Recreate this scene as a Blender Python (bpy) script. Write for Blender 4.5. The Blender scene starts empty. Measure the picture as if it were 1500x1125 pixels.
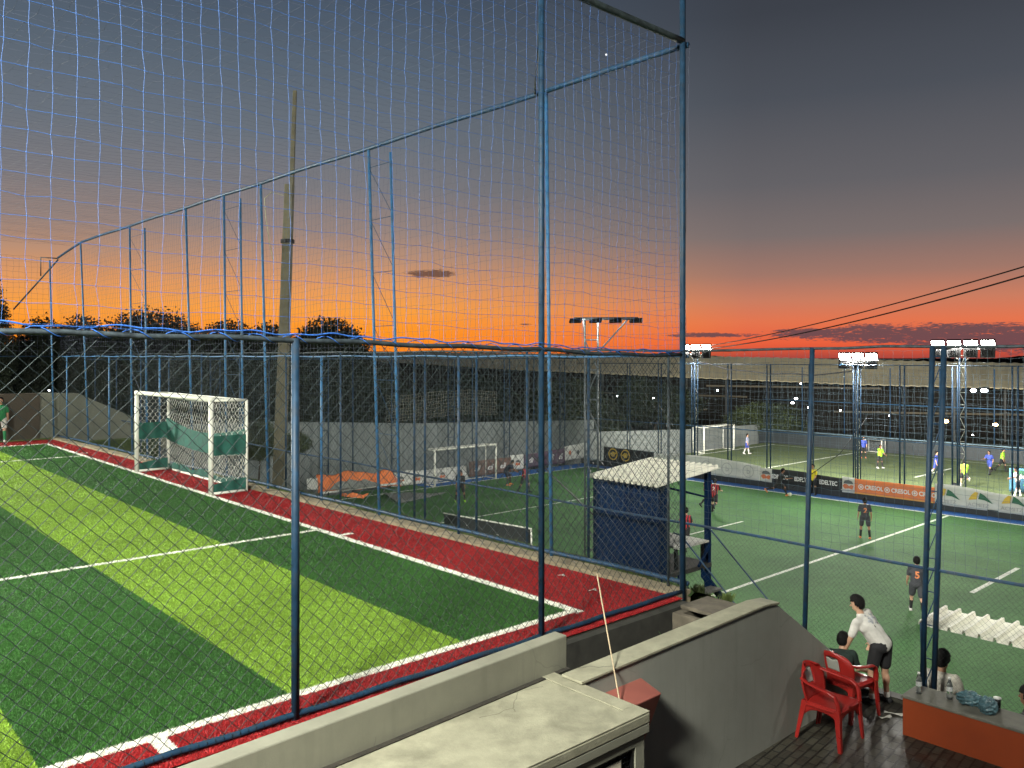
import bpy, bmesh, math, random
import numpy as np
from mathutils import Vector, Matrix, Euler
from mathutils.bvhtree import BVHTree

random.seed(7); rng = np.random.default_rng(7)
S = bpy.context.scene
C = S.collection
R = math.radians
FOC, HOR, CAMZ = 1200.0, 522.0, 3.2      # focal length in photo pixels, horizon row, eye height over the near pitch
SN, CS = math.sin(R(42.2)), math.cos(R(42.2))

# ---- places.  u runs along the goal lines (away to the left), v along the touchlines (away to the right)
def P(u, v, z=0.0):
    return Vector((CS*v - SN*u, SN*v + CS*u, z))
def uv_of(p): return (CS*p[1] - SN*p[0], CS*p[0] + SN*p[1])
def at(px, py, z=0.0):
    d = (CAMZ - z) * FOC / (py - HOR)
    return Vector(((px-750)/FOC*d, d, z))
def atd(px, py, d):
    return Vector(((px-750)/FOC*d, d, CAMZ - (py-HOR)/FOC*d))
def col(px, a, b):
    """parameter t on the ground line a->b seen in picture column px"""
    k = (px-750)/FOC
    return (k*a[1] - a[0]) / ((b[0]-a[0]) - k*(b[1]-a[1]))

# ---- naming
def tag(o, label=None, cat=None, group=None, kind=None):
    if label: o['label'] = label
    if cat: o['category'] = cat
    if group: o['group'] = group
    if kind: o['kind'] = kind
    return o
def empty(name, loc=(0, 0, 0), rz=0.0, label=None, cat=None, group=None):
    o = bpy.data.objects.new(name, None); C.objects.link(o)
    o.location = loc; o.rotation_euler = (0, 0, rz); o.empty_display_size = .2
    return tag(o, label, cat, group)
def link(name, me, mat=None, parent=None, smooth=False):
    o = bpy.data.objects.new(name, me); C.objects.link(o)
    if mat is not None:
        for m in (mat if isinstance(mat, (list, tuple)) else [mat]): me.materials.append(m)
    if parent is not None: o.parent = parent
    if smooth: me.shade_smooth()
    return o
def copy_tree(o, parent=None):
    c = o.copy(); C.objects.link(c); c.parent = parent
    for ch in list(o.children): copy_tree(ch, c)
    return c

# ---- mesh collector
class MB:
    def __init__(s): s.v = []; s.f = []; s.m = []
    def add(s, vs, fs, mi=0):
        n = len(s.v); s.v.extend([tuple(v) for v in vs]); s.f.extend([[i+n for i in f] for f in fs]); s.m.extend([mi]*len(fs)); return s
    def box(s, c, size, rot=None, mi=0):
        hx, hy, hz = size[0]/2, size[1]/2, size[2]/2
        vs = [Vector((x*hx, y*hy, z*hz)) for z in (-1, 1) for y in (-1, 1) for x in (-1, 1)]
        if rot is not None: vs = [rot @ v for v in vs]
        vs = [v + Vector(c) for v in vs]
        return s.add(vs, [(0, 2, 3, 1), (4, 5, 7, 6), (0, 1, 5, 4), (2, 6, 7, 3), (0, 4, 6, 2), (1, 3, 7, 5)], mi)
    def uvbox(s, u0, u1, v0, v1, z0, z1, mi=0):
        vs = [P(u, v, z) for z in (z0, z1) for v in (v0, v1) for u in (u0, u1)]
        # u,v is left-handed seen from above: order faces accordingly
        return s.add(vs, [(0, 1, 3, 2), (4, 6, 7, 5), (0, 4, 5, 1), (2, 3, 7, 6), (0, 2, 6, 4), (1, 5, 7, 3)], mi)
    def tube(s, pts, r, n=8, caps=True, mi=0):
        pts = [Vector(p) for p in pts]
        rs = r if isinstance(r, (list, tuple)) else [r]*len(pts)
        d0 = (pts[-1]-pts[0]); d0 = d0.normalized() if d0.length > 1e-6 else Vector((0, 0, 1))
        ref = Vector((0, 0, 1)) if abs(d0.z) < .9 else Vector((1, 0, 0))
        vs, fs = [], []
        for i, p in enumerate(pts):
            t = (pts[min(i+1, len(pts)-1)] - pts[max(i-1, 0)])
            t = t.normalized() if t.length > 1e-9 else d0
            a = t.cross(ref)
            if a.length < 1e-4: a = t.cross(Vector((0, 1, 0)))
            a.normalize(); b = t.cross(a)
            for k in range(n):
                w = 2*math.pi*k/n
                vs.append(p + (a*math.cos(w) + b*math.sin(w))*rs[i])
        for i in range(len(pts)-1):
            for k in range(n):
                k2 = (k+1) % n
                fs.append((i*n+k, i*n+k2, (i+1)*n+k2, (i+1)*n+k))
        if caps:
            fs.append(tuple(range(n-1, -1, -1))); q = (len(pts)-1)*n; fs.append(tuple(range(q, q+n)))
        return s.add(vs, fs, mi)
    def capsule(s, p0, p1, r0, r1, n=12, k=4, mi=0):
        p0, p1 = Vector(p0), Vector(p1); d = p1-p0; L = max(d.length, 1e-5); t = d/L
        pts, rs = [], []
        for i in range(k+1):
            w = math.pi/2*i/k; pts.append(p0 - t*r0*math.cos(w)); rs.append(max(r0*math.sin(w), r0*.02))
        for i in range(k+1):
            w = math.pi/2*i/k; pts.append(p1 + t*r1*math.sin(w)); rs.append(max(r1*math.cos(w), r1*.02))
        return s.tube(pts, rs, n, True, mi)
    def ell(s, c, r, rot=None, n=16, k=10, mi=0):
        vs, fs = [], []
        for j in range(1, k):
            w = math.pi*j/k
            for i in range(n):
                a = 2*math.pi*i/n
                vs.append(Vector((math.sin(w)*math.cos(a)*r[0], math.sin(w)*math.sin(a)*r[1], math.cos(w)*r[2])))
        vs.append(Vector((0, 0, r[2]))); vs.append(Vector((0, 0, -r[2])))
        for j in range(k-2):
            for i in range(n):
                i2 = (i+1) % n; fs.append((j*n+i, (j+1)*n+i, (j+1)*n+i2, j*n+i2))
        top, bot = len(vs)-2, len(vs)-1
        for i in range(n):
            i2 = (i+1) % n; fs.append((top, i, i2)); fs.append((bot, (k-2)*n+i2, (k-2)*n+i))
        if rot is not None: vs = [rot @ v for v in vs]
        return s.add([v+Vector(c) for v in vs], fs, mi)
    def lathe(s, prof, c=(0, 0, 0), n=20, mi=0):
        vs, fs = [], []
        for r, z in prof:
            for i in range(n):
                a = 2*math.pi*i/n; vs.append((c[0]+r*math.cos(a), c[1]+r*math.sin(a), c[2]+z))
        for j in range(len(prof)-1):
            for i in range(n):
                i2 = (i+1) % n; fs.append((j*n+i, j*n+i2, (j+1)*n+i2, (j+1)*n+i))
        return s.add(vs, fs, mi)
    def grid(s, fn, nu, nv, mi=0, skip=None):
        vs = [fn(i/nu, j/nv) for j in range(nv+1) for i in range(nu+1)]
        fs = [(j*(nu+1)+i, j*(nu+1)+i+1, (j+1)*(nu+1)+i+1, (j+1)*(nu+1)+i) for j in range(nv) for i in range(nu) if not (skip and skip(i, j))]
        return s.add(vs, fs, mi)
    def prism(s, poly, ext, mi=0):
        """closed polygon (list of points) pushed along the vector ext"""
        n = len(poly); ext = Vector(ext)
        vs = [Vector(p) for p in poly] + [Vector(p)+ext for p in poly]
        fs = [tuple(range(n-1, -1, -1)), tuple(range(n, 2*n))] + [(i, (i+1) % n, n+(i+1) % n, n+i) for i in range(n)]
        return s.add(vs, fs, mi)
    def mesh(s, name='mesh', fix=True):
        me = bpy.data.meshes.new(name); me.from_pydata(s.v, [], s.f)
        me.polygons.foreach_set('material_index', s.m)
        if fix:
            bm = bmesh.new(); bm.from_mesh(me); bmesh.ops.recalc_face_normals(bm, faces=bm.faces); bm.to_mesh(me); bm.free()
        me.update(); return me
    def build(s, name, mat, parent=None, smooth=False, bevel=0, solid=0, fix=True):
        o = link(name, s.mesh(name, fix), mat, parent, smooth)
        if solid:
            m = o.modifiers.new('solid', 'SOLIDIFY'); m.thickness = solid; m.offset = 0
        if bevel:
            m = o.modifiers.new('bevel', 'BEVEL'); m.width = bevel; m.segments = 2; m.limit_method = 'ANGLE'; m.angle_limit = R(40)
        return o

def np_mesh(name, verts, quads=None, tris=None):
    """fast mesh out of big arrays"""
    me = bpy.data.meshes.new(name)
    idx, tot = [], []
    if quads is not None: idx.append(quads.reshape(-1)); tot.append(np.full(len(quads), 4, np.int32))
    if tris is not None: idx.append(tris.reshape(-1)); tot.append(np.full(len(tris), 3, np.int32))
    idx = np.concatenate(idx).astype(np.int32); tot = np.concatenate(tot)
    start = np.concatenate([[0], np.cumsum(tot)[:-1]]).astype(np.int32)
    me.vertices.add(len(verts)); me.vertices.foreach_set('co', np.ascontiguousarray(verts, np.float32).reshape(-1))
    me.loops.add(len(idx)); me.loops.foreach_set('vertex_index', idx)
    me.polygons.add(len(tot)); me.polygons.foreach_set('loop_start', start); me.polygons.foreach_set('loop_total', tot)
    me.update(calc_edges=True); return me

def np_tubes(lines, r, n=4):
    """many thin tubes: list of (k,3) arrays -> verts, quads"""
    V, Q, off = [], [], 0
    ang = 2*np.pi*np.arange(n)/n + .4
    for ln in lines:
        ln = np.asarray(ln, float); k = len(ln)
        if k < 2: continue
        d = ln[-1]-ln[0]; L = np.linalg.norm(d)
        if L < 1e-6: continue
        d /= L
        ref = np.array([0, 0, 1.]) if abs(d[2]) < .8 else np.array([.6, .8, 0])
        a = np.cross(d, ref); a /= np.linalg.norm(a); b = np.cross(d, a)
        ring = (np.cos(ang)[:, None]*a + np.sin(ang)[:, None]*b)*r
        V.append((ln[:, None, :] + ring[None]).reshape(-1, 3))
        i = np.arange(k-1)[:, None]*n; j = np.arange(n)[None]; j2 = (j+1) % n
        Q.append((np.stack([i+j, i+j2, i+n+j2, i+n+j], -1).reshape(-1, 4)) + off)
        off += k*n
    return np.concatenate(V), np.concatenate(Q)

# ---- materials
def nodes(name):
    m = bpy.data.materials.new(name); m.use_nodes = True; nt = m.node_tree
    return m, nt, nt.nodes['Principled BSDF']
class N:
    """tiny node helper"""
    def __init__(s, nt): s.nt = nt
    def new(s, t, **kw):
        n = s.nt.nodes.new(t)
        for k, v in kw.items(): setattr(n, k, v)
        return n
    def put(s, sock, v):
        if isinstance(v, bpy.types.NodeSocket): s.nt.links.new(v, sock)
        elif v is not None: sock.default_value = v
    def math(s, op, a, b=None, c=None, clamp=False):
        n = s.new('ShaderNodeMath', operation=op); n.use_clamp = clamp
        s.put(n.inputs[0], a)
        if b is not None: s.put(n.inputs[1], b)
        if c is not None: s.put(n.inputs[2], c)
        return n.outputs[0]
    def between(s, x, lo, hi): return s.math('MULTIPLY', s.math('GREATER_THAN', x, lo), s.math('LESS_THAN', x, hi))
    def mul(s, a, b): return s.math('MULTIPLY', a, b)
    def maxi(s, *xs):
        r = xs[0]
        for x in xs[1:]: r = s.math('MAXIMUM', r, x)
        return r
    def mix(s, f, a, b, bt='MIX'):
        n = s.new('ShaderNodeMix', data_type='RGBA', blend_type=bt)
        s.put(n.inputs[0], f); s.put(n.inputs[6], a); s.put(n.inputs[7], b); return n.outputs[2]
    def noise(s, vec, scale, detail=3, rough=.55, dist=0):
        n = s.new('ShaderNodeTexNoise'); n.inputs['Scale'].default_value = scale
        n.inputs['Detail'].default_value = detail; n.inputs['Roughness'].default_value = rough; n.inputs['Distortion'].default_value = dist
        if vec is not None: s.put(n.inputs['Vector'], vec)
        return n.outputs['Fac']
    def ramp(s, f, stops, interp='LINEAR'):
        n = s.new('ShaderNodeValToRGB'); cr = n.color_ramp; cr.interpolation = interp
        while len(cr.elements) > 1: cr.elements.remove(cr.elements[-1])
        cr.elements[0].position = stops[0][0]; cr.elements[0].color = stops[0][1]
        for p, c in stops[1:]:
            e = cr.elements.new(p); e.color = c
        s.put(n.inputs[0], f); return n.outputs[0]
    def bump(s, h, strength=.3, dist=.02):
        n = s.new('ShaderNodeBump'); n.inputs['Strength'].default_value = strength; n.inputs['Distance'].default_value = dist
        s.put(n.inputs['Height'], h); return n.outputs[0]
    def maprange(s, v, a, b, c=0., d=1.):
        n = s.new('ShaderNodeMapRange'); s.put(n.inputs[0], v)
        for i, x in enumerate((a, b, c, d)): n.inputs[i+1].default_value = x
        return n.outputs[0]
def rgb(c): return (c[0], c[1], c[2], 1)
MATS = {}
def mat(name, c, rough=.6, metal=0., var=.12, scale=6., bump=0., bscale=60., spec=.5, dirt=None, dscale=1.5, dirt_amt=.6, streak=0, crack=0, alpha=1., trans=0., emis=None):
    """plain coloured surface with mottling, wear and fine grain"""
    if name in MATS: return MATS[name]
    m, nt, b = nodes(name); k = N(nt)
    tc = k.new('ShaderNodeTexCoord').outputs['Object']
    n1 = k.noise(tc, scale, 5, .6)
    dark = rgb([x*(1-var*1.6) for x in c]); lite = rgb([min(1, x*(1+var)) for x in c])
    out = k.mix(k.maprange(n1, .3, .7), dark, lite)
    if dirt:
        n2 = k.noise(tc, dscale, 6, .65, .4)
        out = k.mix(k.mul(k.maprange(n2, .48, .72), dirt_amt), out, rgb(dirt))
    if streak:      # drip marks running down from the top edge
        mp = k.new('ShaderNodeMapping'); mp.inputs['Scale'].default_value = (7, 7, .5); k.put(mp.inputs[0], tc)
        out = k.mix(k.mul(k.maprange(k.noise(mp.outputs[0], 1.6, 4, .6), .54, .70), streak), out, rgb([x*.42 for x in c]))
    if crack:
        vo = k.new('ShaderNodeTexVoronoi', feature='DISTANCE_TO_EDGE'); vo.inputs['Scale'].default_value = .9
        ad = k.new('ShaderNodeMix', data_type='VECTOR'); ad.inputs[0].default_value = .12; k.put(ad.inputs[4], tc)
        nz = k.new('ShaderNodeTexNoise'); nz.inputs['Scale'].default_value = 3.5; nz.inputs['Detail'].default_value = 5; k.put(nz.inputs['Vector'], tc); k.put(ad.inputs[5], nz.outputs['Color']); k.put(vo.inputs['Vector'], ad.outputs[1])
        out = k.mix(k.mul(k.mul(k.math('LESS_THAN', vo.outputs['Distance'], .0035), k.math('GREATER_THAN', k.noise(tc, .8, 2), .5)), crack), out, rgb([x*.25 for x in c]))
    k.put(b.inputs['Base Color'], out)
    b.inputs['Metallic'].default_value = metal; b.inputs['Specular IOR Level'].default_value = spec
    k.put(b.inputs['Roughness'], k.maprange(n1, .2, .8, max(0, rough-.08), min(1, rough+.08)))
    if bump: k.put(b.inputs['Normal'], k.bump(k.noise(tc, bscale, 4, .6), bump))
    if alpha < 1: b.inputs['Alpha'].default_value = alpha
    if trans: b.inputs['Transmission Weight'].default_value = trans
    if emis:
        b.inputs['Emission Color'].default_value = rgb(emis[0]); b.inputs['Emission Strength'].default_value = emis[1]
    MATS[name] = m; return m
def s2l(r, g, b):
    return tuple(((x/255)/12.92 if x/255 <= .04045 else ((x/255+.055)/1.055)**2.4) for x in (r, g, b))
BZ, CZ, PZ = -4.6, -5.0, -1.3          # lower pitch, far pitch and patio heights
VB = 11.0                              # line of the lower pitch's near fence
def vA(u): return 9.2 - .031*(u-6.6)   # fence behind the goal
# =============================== sky
w = bpy.data.worlds.new('World'); S.world = w; w.use_nodes = True
nt = w.node_tree; k = N(nt); bg = nt.nodes['Background']
vec = k.new('ShaderNodeTexCoord').outputs['Generated']
sep = k.new('ShaderNodeSeparateXYZ'); k.put(sep.inputs[0], vec); X, Y, Z = sep.outputs
hz = k.math('SQRT', k.math('ADD', k.mul(X, X), k.mul(Y, Y)))
el = k.math('DIVIDE', Z, k.math('MAXIMUM', hz, .001))
az = k.math('ARCTAN2', X, Y)
def skyramp(st):
    return k.ramp(k.math('DIVIDE', el, .8, clamp=True), [(e/.8, rgb(s2l(*c))) for e, c in st], 'B_SPLINE' if False else 'LINEAR')
left = skyramp([(0, (250, 132, 20)), (.03, (254, 150, 34)), (.055, (248, 160, 66)), (.085, (226, 155, 98)), (.115, (188, 145, 118)), (.15, (150, 131, 124)),
                (.20, (120, 118, 122)), (.26, (100, 107, 116)), (.34, (83, 94, 106)), (.43, (67, 79, 94)), (.7, (38, 45, 58))])
right = skyramp([(0, (176, 72, 60)), (.014, (230, 94, 60)), (.04, (226, 116, 78)), (.065, (202, 125, 97)), (.095, (162, 120, 106)), (.14, (122, 110, 108)),
                 (.20, (97, 95, 99)), (.30, (71, 75, 83)), (.40, (56, 60, 68)), (.7, (36, 41, 52))])
sky = k.mix(k.maprange(az, -.13, .28), left, right)
nz = k.new('ShaderNodeCombineXYZ'); k.put(nz.inputs[0], k.mul(az, 9)); k.put(nz.inputs[1], k.mul(el, 42))
cn = k.noise(nz.outputs[0], 2.3, 6, .62); cn2 = k.noise(nz.outputs[0], 7.5, 5, .6); cn3 = k.noise(nz.outputs[0], 22, 4, .6)
def cloud(a, e, sa, se, amp=1.3):
    dx = k.math('DIVIDE', k.math('SUBTRACT', az, a), sa); dy = k.math('DIVIDE', k.math('SUBTRACT', el, e), se)
    d = k.math('ADD', k.mul(dx, dx), k.mul(dy, dy))
    d = k.math('ADD', d, k.mul(k.math('SUBTRACT', .5, cn), amp*2)); d = k.math('ADD', d, k.mul(k.math('SUBTRACT', .5, cn2), amp*1.6)); d = k.math('ADD', d, k.mul(k.math('SUBTRACT', .5, cn3), amp*1.9))
    return k.maprange(d, 1.05, .55)
def pxa(x): return math.atan((x-750)/FOC)
def pxe(x, y): return (HOR-y)/FOC*math.cos(pxa(x))
cl = k.maxi(cloud(pxa(1390), pxe(1390, 488), .18, .0105), cloud(pxa(1215), pxe(1215, 487), .062, .0062), cloud(pxa(1030), pxe(1030, 491), .055, .0028),
            cloud(pxa(630), pxe(630, 401), .029, .0052), cloud(pxa(1530), pxe(1530, 500), .13, .012), cloud(pxa(770), pxe(770, 475), .008, .001))
ccol = k.mix(k.maprange(az, -.1, .2), rgb(s2l(98, 70, 62)), rgb(s2l(74, 70, 80)))
sky = k.mix(k.mul(cl, .86), sky, ccol)
sky = k.mix(1., sky, k.ramp(k.math('DIVIDE', el, .8, clamp=True), [(0, (1, 1, 1, 1)), (.12, (.94, .94, .94, 1)), (.35, (1, 1, 1, 1)), (1, (1, 1, 1, 1))]), 'MULTIPLY')
sky = k.mix(1., sky, k.maprange(el, .12, .35, 1.05, 1.2), 'MULTIPLY')
night = k.ramp(k.math('DIVIDE', el, .8, clamp=True), [(0, rgb(s2l(70, 62, 66))), (.3, rgb(s2l(52, 56, 66))), (1, rgb(s2l(38, 43, 55)))])
sky = k.mix(k.maprange(Y, .05, .62), night, sky)
low = k.maprange(el, -.02, 0.0)
sky = k.mix(low, rgb((.02, .02, .022)), sky)
# one bright planet above the fence rail
d0 = atd(888, 80, 1.0) - Vector((0, 0, CAMZ)); d0.normalize()
dot = k.new('ShaderNodeVectorMath', operation='DOT_PRODUCT'); k.put(dot.inputs[0], vec); dot.inputs[1].default_value = d0
star = k.math('GREATER_THAN', dot.outputs['Value'], math.cos(.0011))
sky = k.mix(star, sky, (1.5, 1.5, 1.5, 1))
k.put(bg.inputs['Color'], sky); bg.inputs['Strength'].default_value = 1.0

# =============================== turf materials
def turf(name, light, dark, fns, nscale, blade=False):
    m, nt, b = nodes(name); k = N(nt)
    pos = k.new('ShaderNodeNewGeometry').outputs['Position']
    def dotp(v):
        n = k.new('ShaderNodeVectorMath', operation='DOT_PRODUCT'); k.put(n.inputs[0], pos); n.inputs[1].default_value = v; return n.outputs['Value']
    wob = k.mul(k.math('SUBTRACT', k.noise(pos, 30, 2), .5), .05)
    U = k.math('ADD', dotp((-SN, CS, 0)), wob); V = k.math('ADD', dotp((CS, SN, 0)), wob)
    c = fns(k, U, V, pos)
    n1 = k.noise(pos, nscale, 4, .7); n2 = k.noise(pos, .55, 4, .6); n3 = k.noise(pos, nscale*4, 2, .6)
    f = k.math('ADD', k.mul(k.math('SUBTRACT', n1, .5), 1.5), k.mul(k.math('SUBTRACT', n2, .5), .75))
    f = k.math('ADD', f, k.mul(k.math('SUBTRACT', n3, .5), 1.2))
    g = k.math('ADD', 1.0, f)
    c = k.mix(1., c, g, 'MULTIPLY')
    if blade:      # each blade its own shade
        rnd = k.new('ShaderNodeNewGeometry').outputs['Random Per Island']
        c = k.mix(1., c, k.maprange(k.math('POWER', rnd, 2.2), 0, 1, .62, 2.3), 'MULTIPLY')
    k.put(b.inputs['Base Color'], c)
    b.inputs['Roughness'].default_value = .55 if blade else .75; b.inputs['Specular IOR Level'].default_value = .35 if blade else .2
    if not blade: k.put(b.inputs['Normal'], k.bump(k.math('ADD', n1, n3), .9, .03))
    return m
GL, GD, RED, WHT = (.178, .300, .030, 1), (.027, .098, .016, 1), (.25, .010, .012, 1), (.78, .78, .70, 1)
def a_cols(k, U, V, pos):
    inside = k.mul(k.between(U, 7.06, 33.67), k.math('LESS_THAN', V, 7.57))
    ph = k.math('FLOORED_MODULO', k.math('SUBTRACT', V, 3.65), 4.2)
    c = k.mix(k.math('LESS_THAN', ph, 2.1), GD, GL)
    c = k.mix(inside, RED, c)
    L = k.maxi(k.mul(k.between(V, 7.44, 7.57), k.between(U, 7.0, 33.7)),
               k.mul(k.maxi(k.between(U, 7.05, 7.17), k.between(U, 33.55, 33.68)), k.math('LESS_THAN', V, 7.57)),
               k.mul(k.maxi(k.between(U, 13.54, 13.65), k.between(U, 28.74, 28.85)), k.math('LESS_THAN', V, 7.5)),
               k.mul(k.between(V, 2.33, 2.47), k.between(U, 6.74, 7.05)),
               k.mul(k.between(U, 12.85, 12.96), k.between(V, 7.5, 7.82)), k.mul(k.between(U, 29.5, 29.6), k.between(V, 7.5, 7.82)))
    return k.mix(L, c, WHT)
def b_cols(k, U, V, pos):
    c = k.mix(k.maprange(k.noise(pos, .25, 3), .35, .65), (.046, .130, .040, 1), (.062, .160, .048, 1))
    strip = k.between(V, 42.95, 44.0)
    c = k.mix(strip, c, (.03, .12, .38, 1))
    L = k.maxi(k.mul(k.between(V, 42.78, 42.97), k.math('LESS_THAN', U, 39.4)),
               k.mul(k.between(U, 39.25, 39.4), k.between(V, 22.7, 42.9)),
               k.mul(k.between(U, 15.3, 15.45), k.between(V, 22.7, 42.9)),
               k.mul(k.between(V, 22.7, 22.84), k.between(U, 24, 39.4)),
               k.mul(k.between(U, 30.6, 30.73), k.between(V, 23, 38)),
               k.mul(k.between(U, 9.76, 9.92), k.between(V, 29.4, 34.1)), k.mul(k.between(U, 21.3, 21.42), k.between(V, 28.7, 34.1)))
    end = k.mul(k.math('GREATER_THAN', U, 39.4), k.math('LESS_THAN', U, 40.9))
    c = k.mix(k.mul(end, k.math('GREATER_THAN', V, 29)), c, (.03, .12, .36, 1))
    return k.mix(L, c, (.62, .66, .58, 1))
def c_cols(k, U, V, pos):
    c = k.mix(k.maprange(k.noise(pos, .2, 3), .35, .65), (.095, .128, .058, 1), (.118, .152, .070, 1))
    L = k.maxi(k.mul(k.between(U, 31.9, 32.1), k.between(V, 50, 69)), k.mul(k.between(U, 22.7, 22.9), k.between(V, 57.5, 64)),
               k.mul(k.between(U, 40.1, 40.3), k.between(V, 46, 69.5)), k.mul(k.between(V, 69, 69.15), k.math('LESS_THAN', U, 40.2)))
    return k.mix(L, c, (.62, .65, .58, 1))
tA, tAb = turf('turf_near', GL, GD, a_cols, 26), turf('turf_blades', GL, GD, a_cols, 9, True)
tB, tC = turf('turf_lower', 0, 0, b_cols, 14), turf('turf_far', 0, 0, c_cols, 9)

def sheet(name, u0, u1, v0, v1, z, m):
    mb = MB(); mb.add([P(u0, v0, z), P(u0, v1, z), P(u1, v1, z), P(u1, v0, z)], [(0, 1, 2, 3)])
    return tag(mb.build(name, m), kind='structure')
MSOIL = mat('soil', (.026, .022, .015), .95, var=.4, scale=9, bump=.8, bscale=30)
MEARTH = mat('rough_ground', (.030, .038, .020), .95, var=.5, scale=.8, bump=.6, bscale=4)
o = MB().add([(-2500, -400, -6.6), (2500, -400, -6.6), (2500, 4000, -6.6), (-2500, 4000, -6.6)], [(0, 1, 2, 3)]).build('ground', MEARTH); tag(o, kind='structure')
mb = MB(); nA = 24
top = [P(6.5, -16, 0), P(6.5, 8.95, 0)] + [P(u, vA(u)-.25, 0) for u in np.linspace(7, 35.4, nA)] + [P(35.4, -16, 0)]
mb.add(top, [tuple(range(len(top)))]); tag(mb.build('pitch', tA), kind='structure')
sheet('lower_pitch', -14, 40.9, VB-.05, 44.05, BZ, tB)
sheet('far_pitch', -14, 41.5, 44.7, 70.3, CZ, tC)
# grass bank between the two pitches
def bank(k_, U, V, pos):
    return k_.mix(k_.maprange(k_.noise(pos, 1.2, 5), .35, .65), (.028, .055, .014, 1), (.075, .105, .026, 1))
tG = turf('bank_grass', 0, 0, bank, 12)
prof = [(-.02, -.03), (.35, -.12), (1.1, -.30), (1.8, -.46), (2.5, -.74), (3.2, -1.0), (9.9, -4.63)]
us = np.linspace(6.55, 46, 60); mb = MB()
def bankpt(s, t):
    u = 6.55 + s*39.4; q = t*(len(prof)-1); i = min(int(q), len(prof)-2); f = q-i
    dv = prof[i][0]*(1-f)+prof[i+1][0]*f; z = prof[i][1]*(1-f)+prof[i+1][1]*f
    if dv > .6 and u < 8.6: z -= min(1, (8.6-u)/1.0)*min(1.2, dv-.6)
    if dv > 2.1: dv = 2.1+(dv-2.1)*(.06+.94*max(0, min(1, (u-8.0)/5)))
    zz = z + .05*math.sin(u*3.1+dv*4)+.04*math.sin(u*7.7+dv*2.1)
    if u > 36: zz -= 0
    return P(u, vA(min(u, 36)) + dv, zz if dv > .05 else z)
mb.grid(bankpt, 130, 24); tag(mb.build('embankment', tG, smooth=True), kind='structure')
mb = MB(); mb.uvbox(35.6, 46, -30, 9.0, -6.6, -.05); mb.uvbox(36.0, 46, 9.0, 12.3, -6.6, -.25)
tag(mb.build('terrain', tG), kind='structure')
mb = MB(); mb.uvbox(6.5, 35.4, -16, 8.2, -4.7, -.02); mb.uvbox(6.5, 8, 8.2, 8.93, -4.7, -.02)
tag(mb.build('pitch_base', MSOIL), kind='structure')

# turf fibres on the near part of the upper pitch
def blades(n, us_, vs_, hmin, hmax, wid):
    u = rng.uniform(*us_, n); v = rng.uniform(*vs_, n)
    keep = (v < vA(u)-.26)
    x = CS*v - SN*u; y = SN*v + CS*u
    pxx = 750 + x/np.maximum(y, .1)*FOC; keep &= (pxx > -90) & (pxx < 1110) & (y > 4.5)
    u, v, x, y = u[keep], v[keep], x[keep], y[keep]; n = len(u)
    h = rng.uniform(hmin, hmax, n); a = rng.uniform(0, 2*np.pi, n); b = rng.uniform(0, 2*np.pi, n); ln = rng.uniform(.15, 1.0, n)*h
    wv = wid*rng.uniform(.6, 1.3, n)
    p0 = np.stack([x-np.cos(a)*wv, y-np.sin(a)*wv, np.zeros(n)], -1); p1 = np.stack([x+np.cos(a)*wv, y+np.sin(a)*wv, np.zeros(n)], -1)
    p2 = np.stack([x+np.cos(b)*ln, y+np.sin(b)*ln, h], -1)
    return np.stack([p0, p1, p2], 1).reshape(-1, 3)
vv = np.concatenate([blades(1250000, (6.5, 11.5), (-3, 8.95), .009, .021, .0023), blades(760000, (11.5, 20), (-9, 8.9), .010, .024, .0038), blades(160000, (20, 35), (-9, 8.9), .012, .034, .009)])
o = link('turf_fibres', np_mesh('turf_fibres', vv, tris=np.arange(len(vv)).reshape(-1, 3)), tAb)
tag(o, 'short plastic grass fibres of the striped green pitch with red border', 'artificial grass', kind='stuff')
# tufts on the bank
def tufts(n, ulim, dlim, hmin, hmax, wid):
    u = rng.uniform(*ulim, n); d = rng.uniform(*dlim, n)
    ok = rng.uniform(0, 1, n) < (.35 + .65*(np.sin(u*2.3)+np.sin(u*5.1+d*3) > -.2)); ok &= (u > 9) | (d < .9); u, d = u[ok], d[ok]; n = len(u)
    z = np.interp(d, [q[0] for q in prof], [q[1] for q in prof]); v = vA(u)+d
    x = CS*v-SN*u; y = SN*v+CS*u; h = rng.uniform(hmin, hmax, n); a = rng.uniform(0, 6.3, n); b = rng.uniform(0, 6.3, n); ln = rng.uniform(.1, .8, n)*h; wv = wid
    p0 = np.stack([x-np.cos(a)*wv, y-np.sin(a)*wv, z-.03], -1); p1 = np.stack([x+np.cos(a)*wv, y+np.sin(a)*wv, z-.03], -1)
    p2 = np.stack([x+np.cos(b)*ln, y+np.sin(b)*ln, z+h], -1)
    return np.stack([p0, p1, p2], 1).reshape(-1, 3)
vv = np.concatenate([tufts(90000, (6.6, 36), (.12, 3.4), .03, .075, .008), tufts(9000, (6.6, 36), (.3, 3.2), .06, .13, .008)])
mg = mat('wild_grass', (.085, .125, .028), .7, var=.55, scale=1.3)
tag(link('bank_tufts', np_mesh('bank_tufts', vv, tris=np.arange(len(vv)).reshape(-1, 3)), mg), 'ragged wild grass growing on the bank behind the goal fence', 'grass', kind='stuff')

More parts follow.
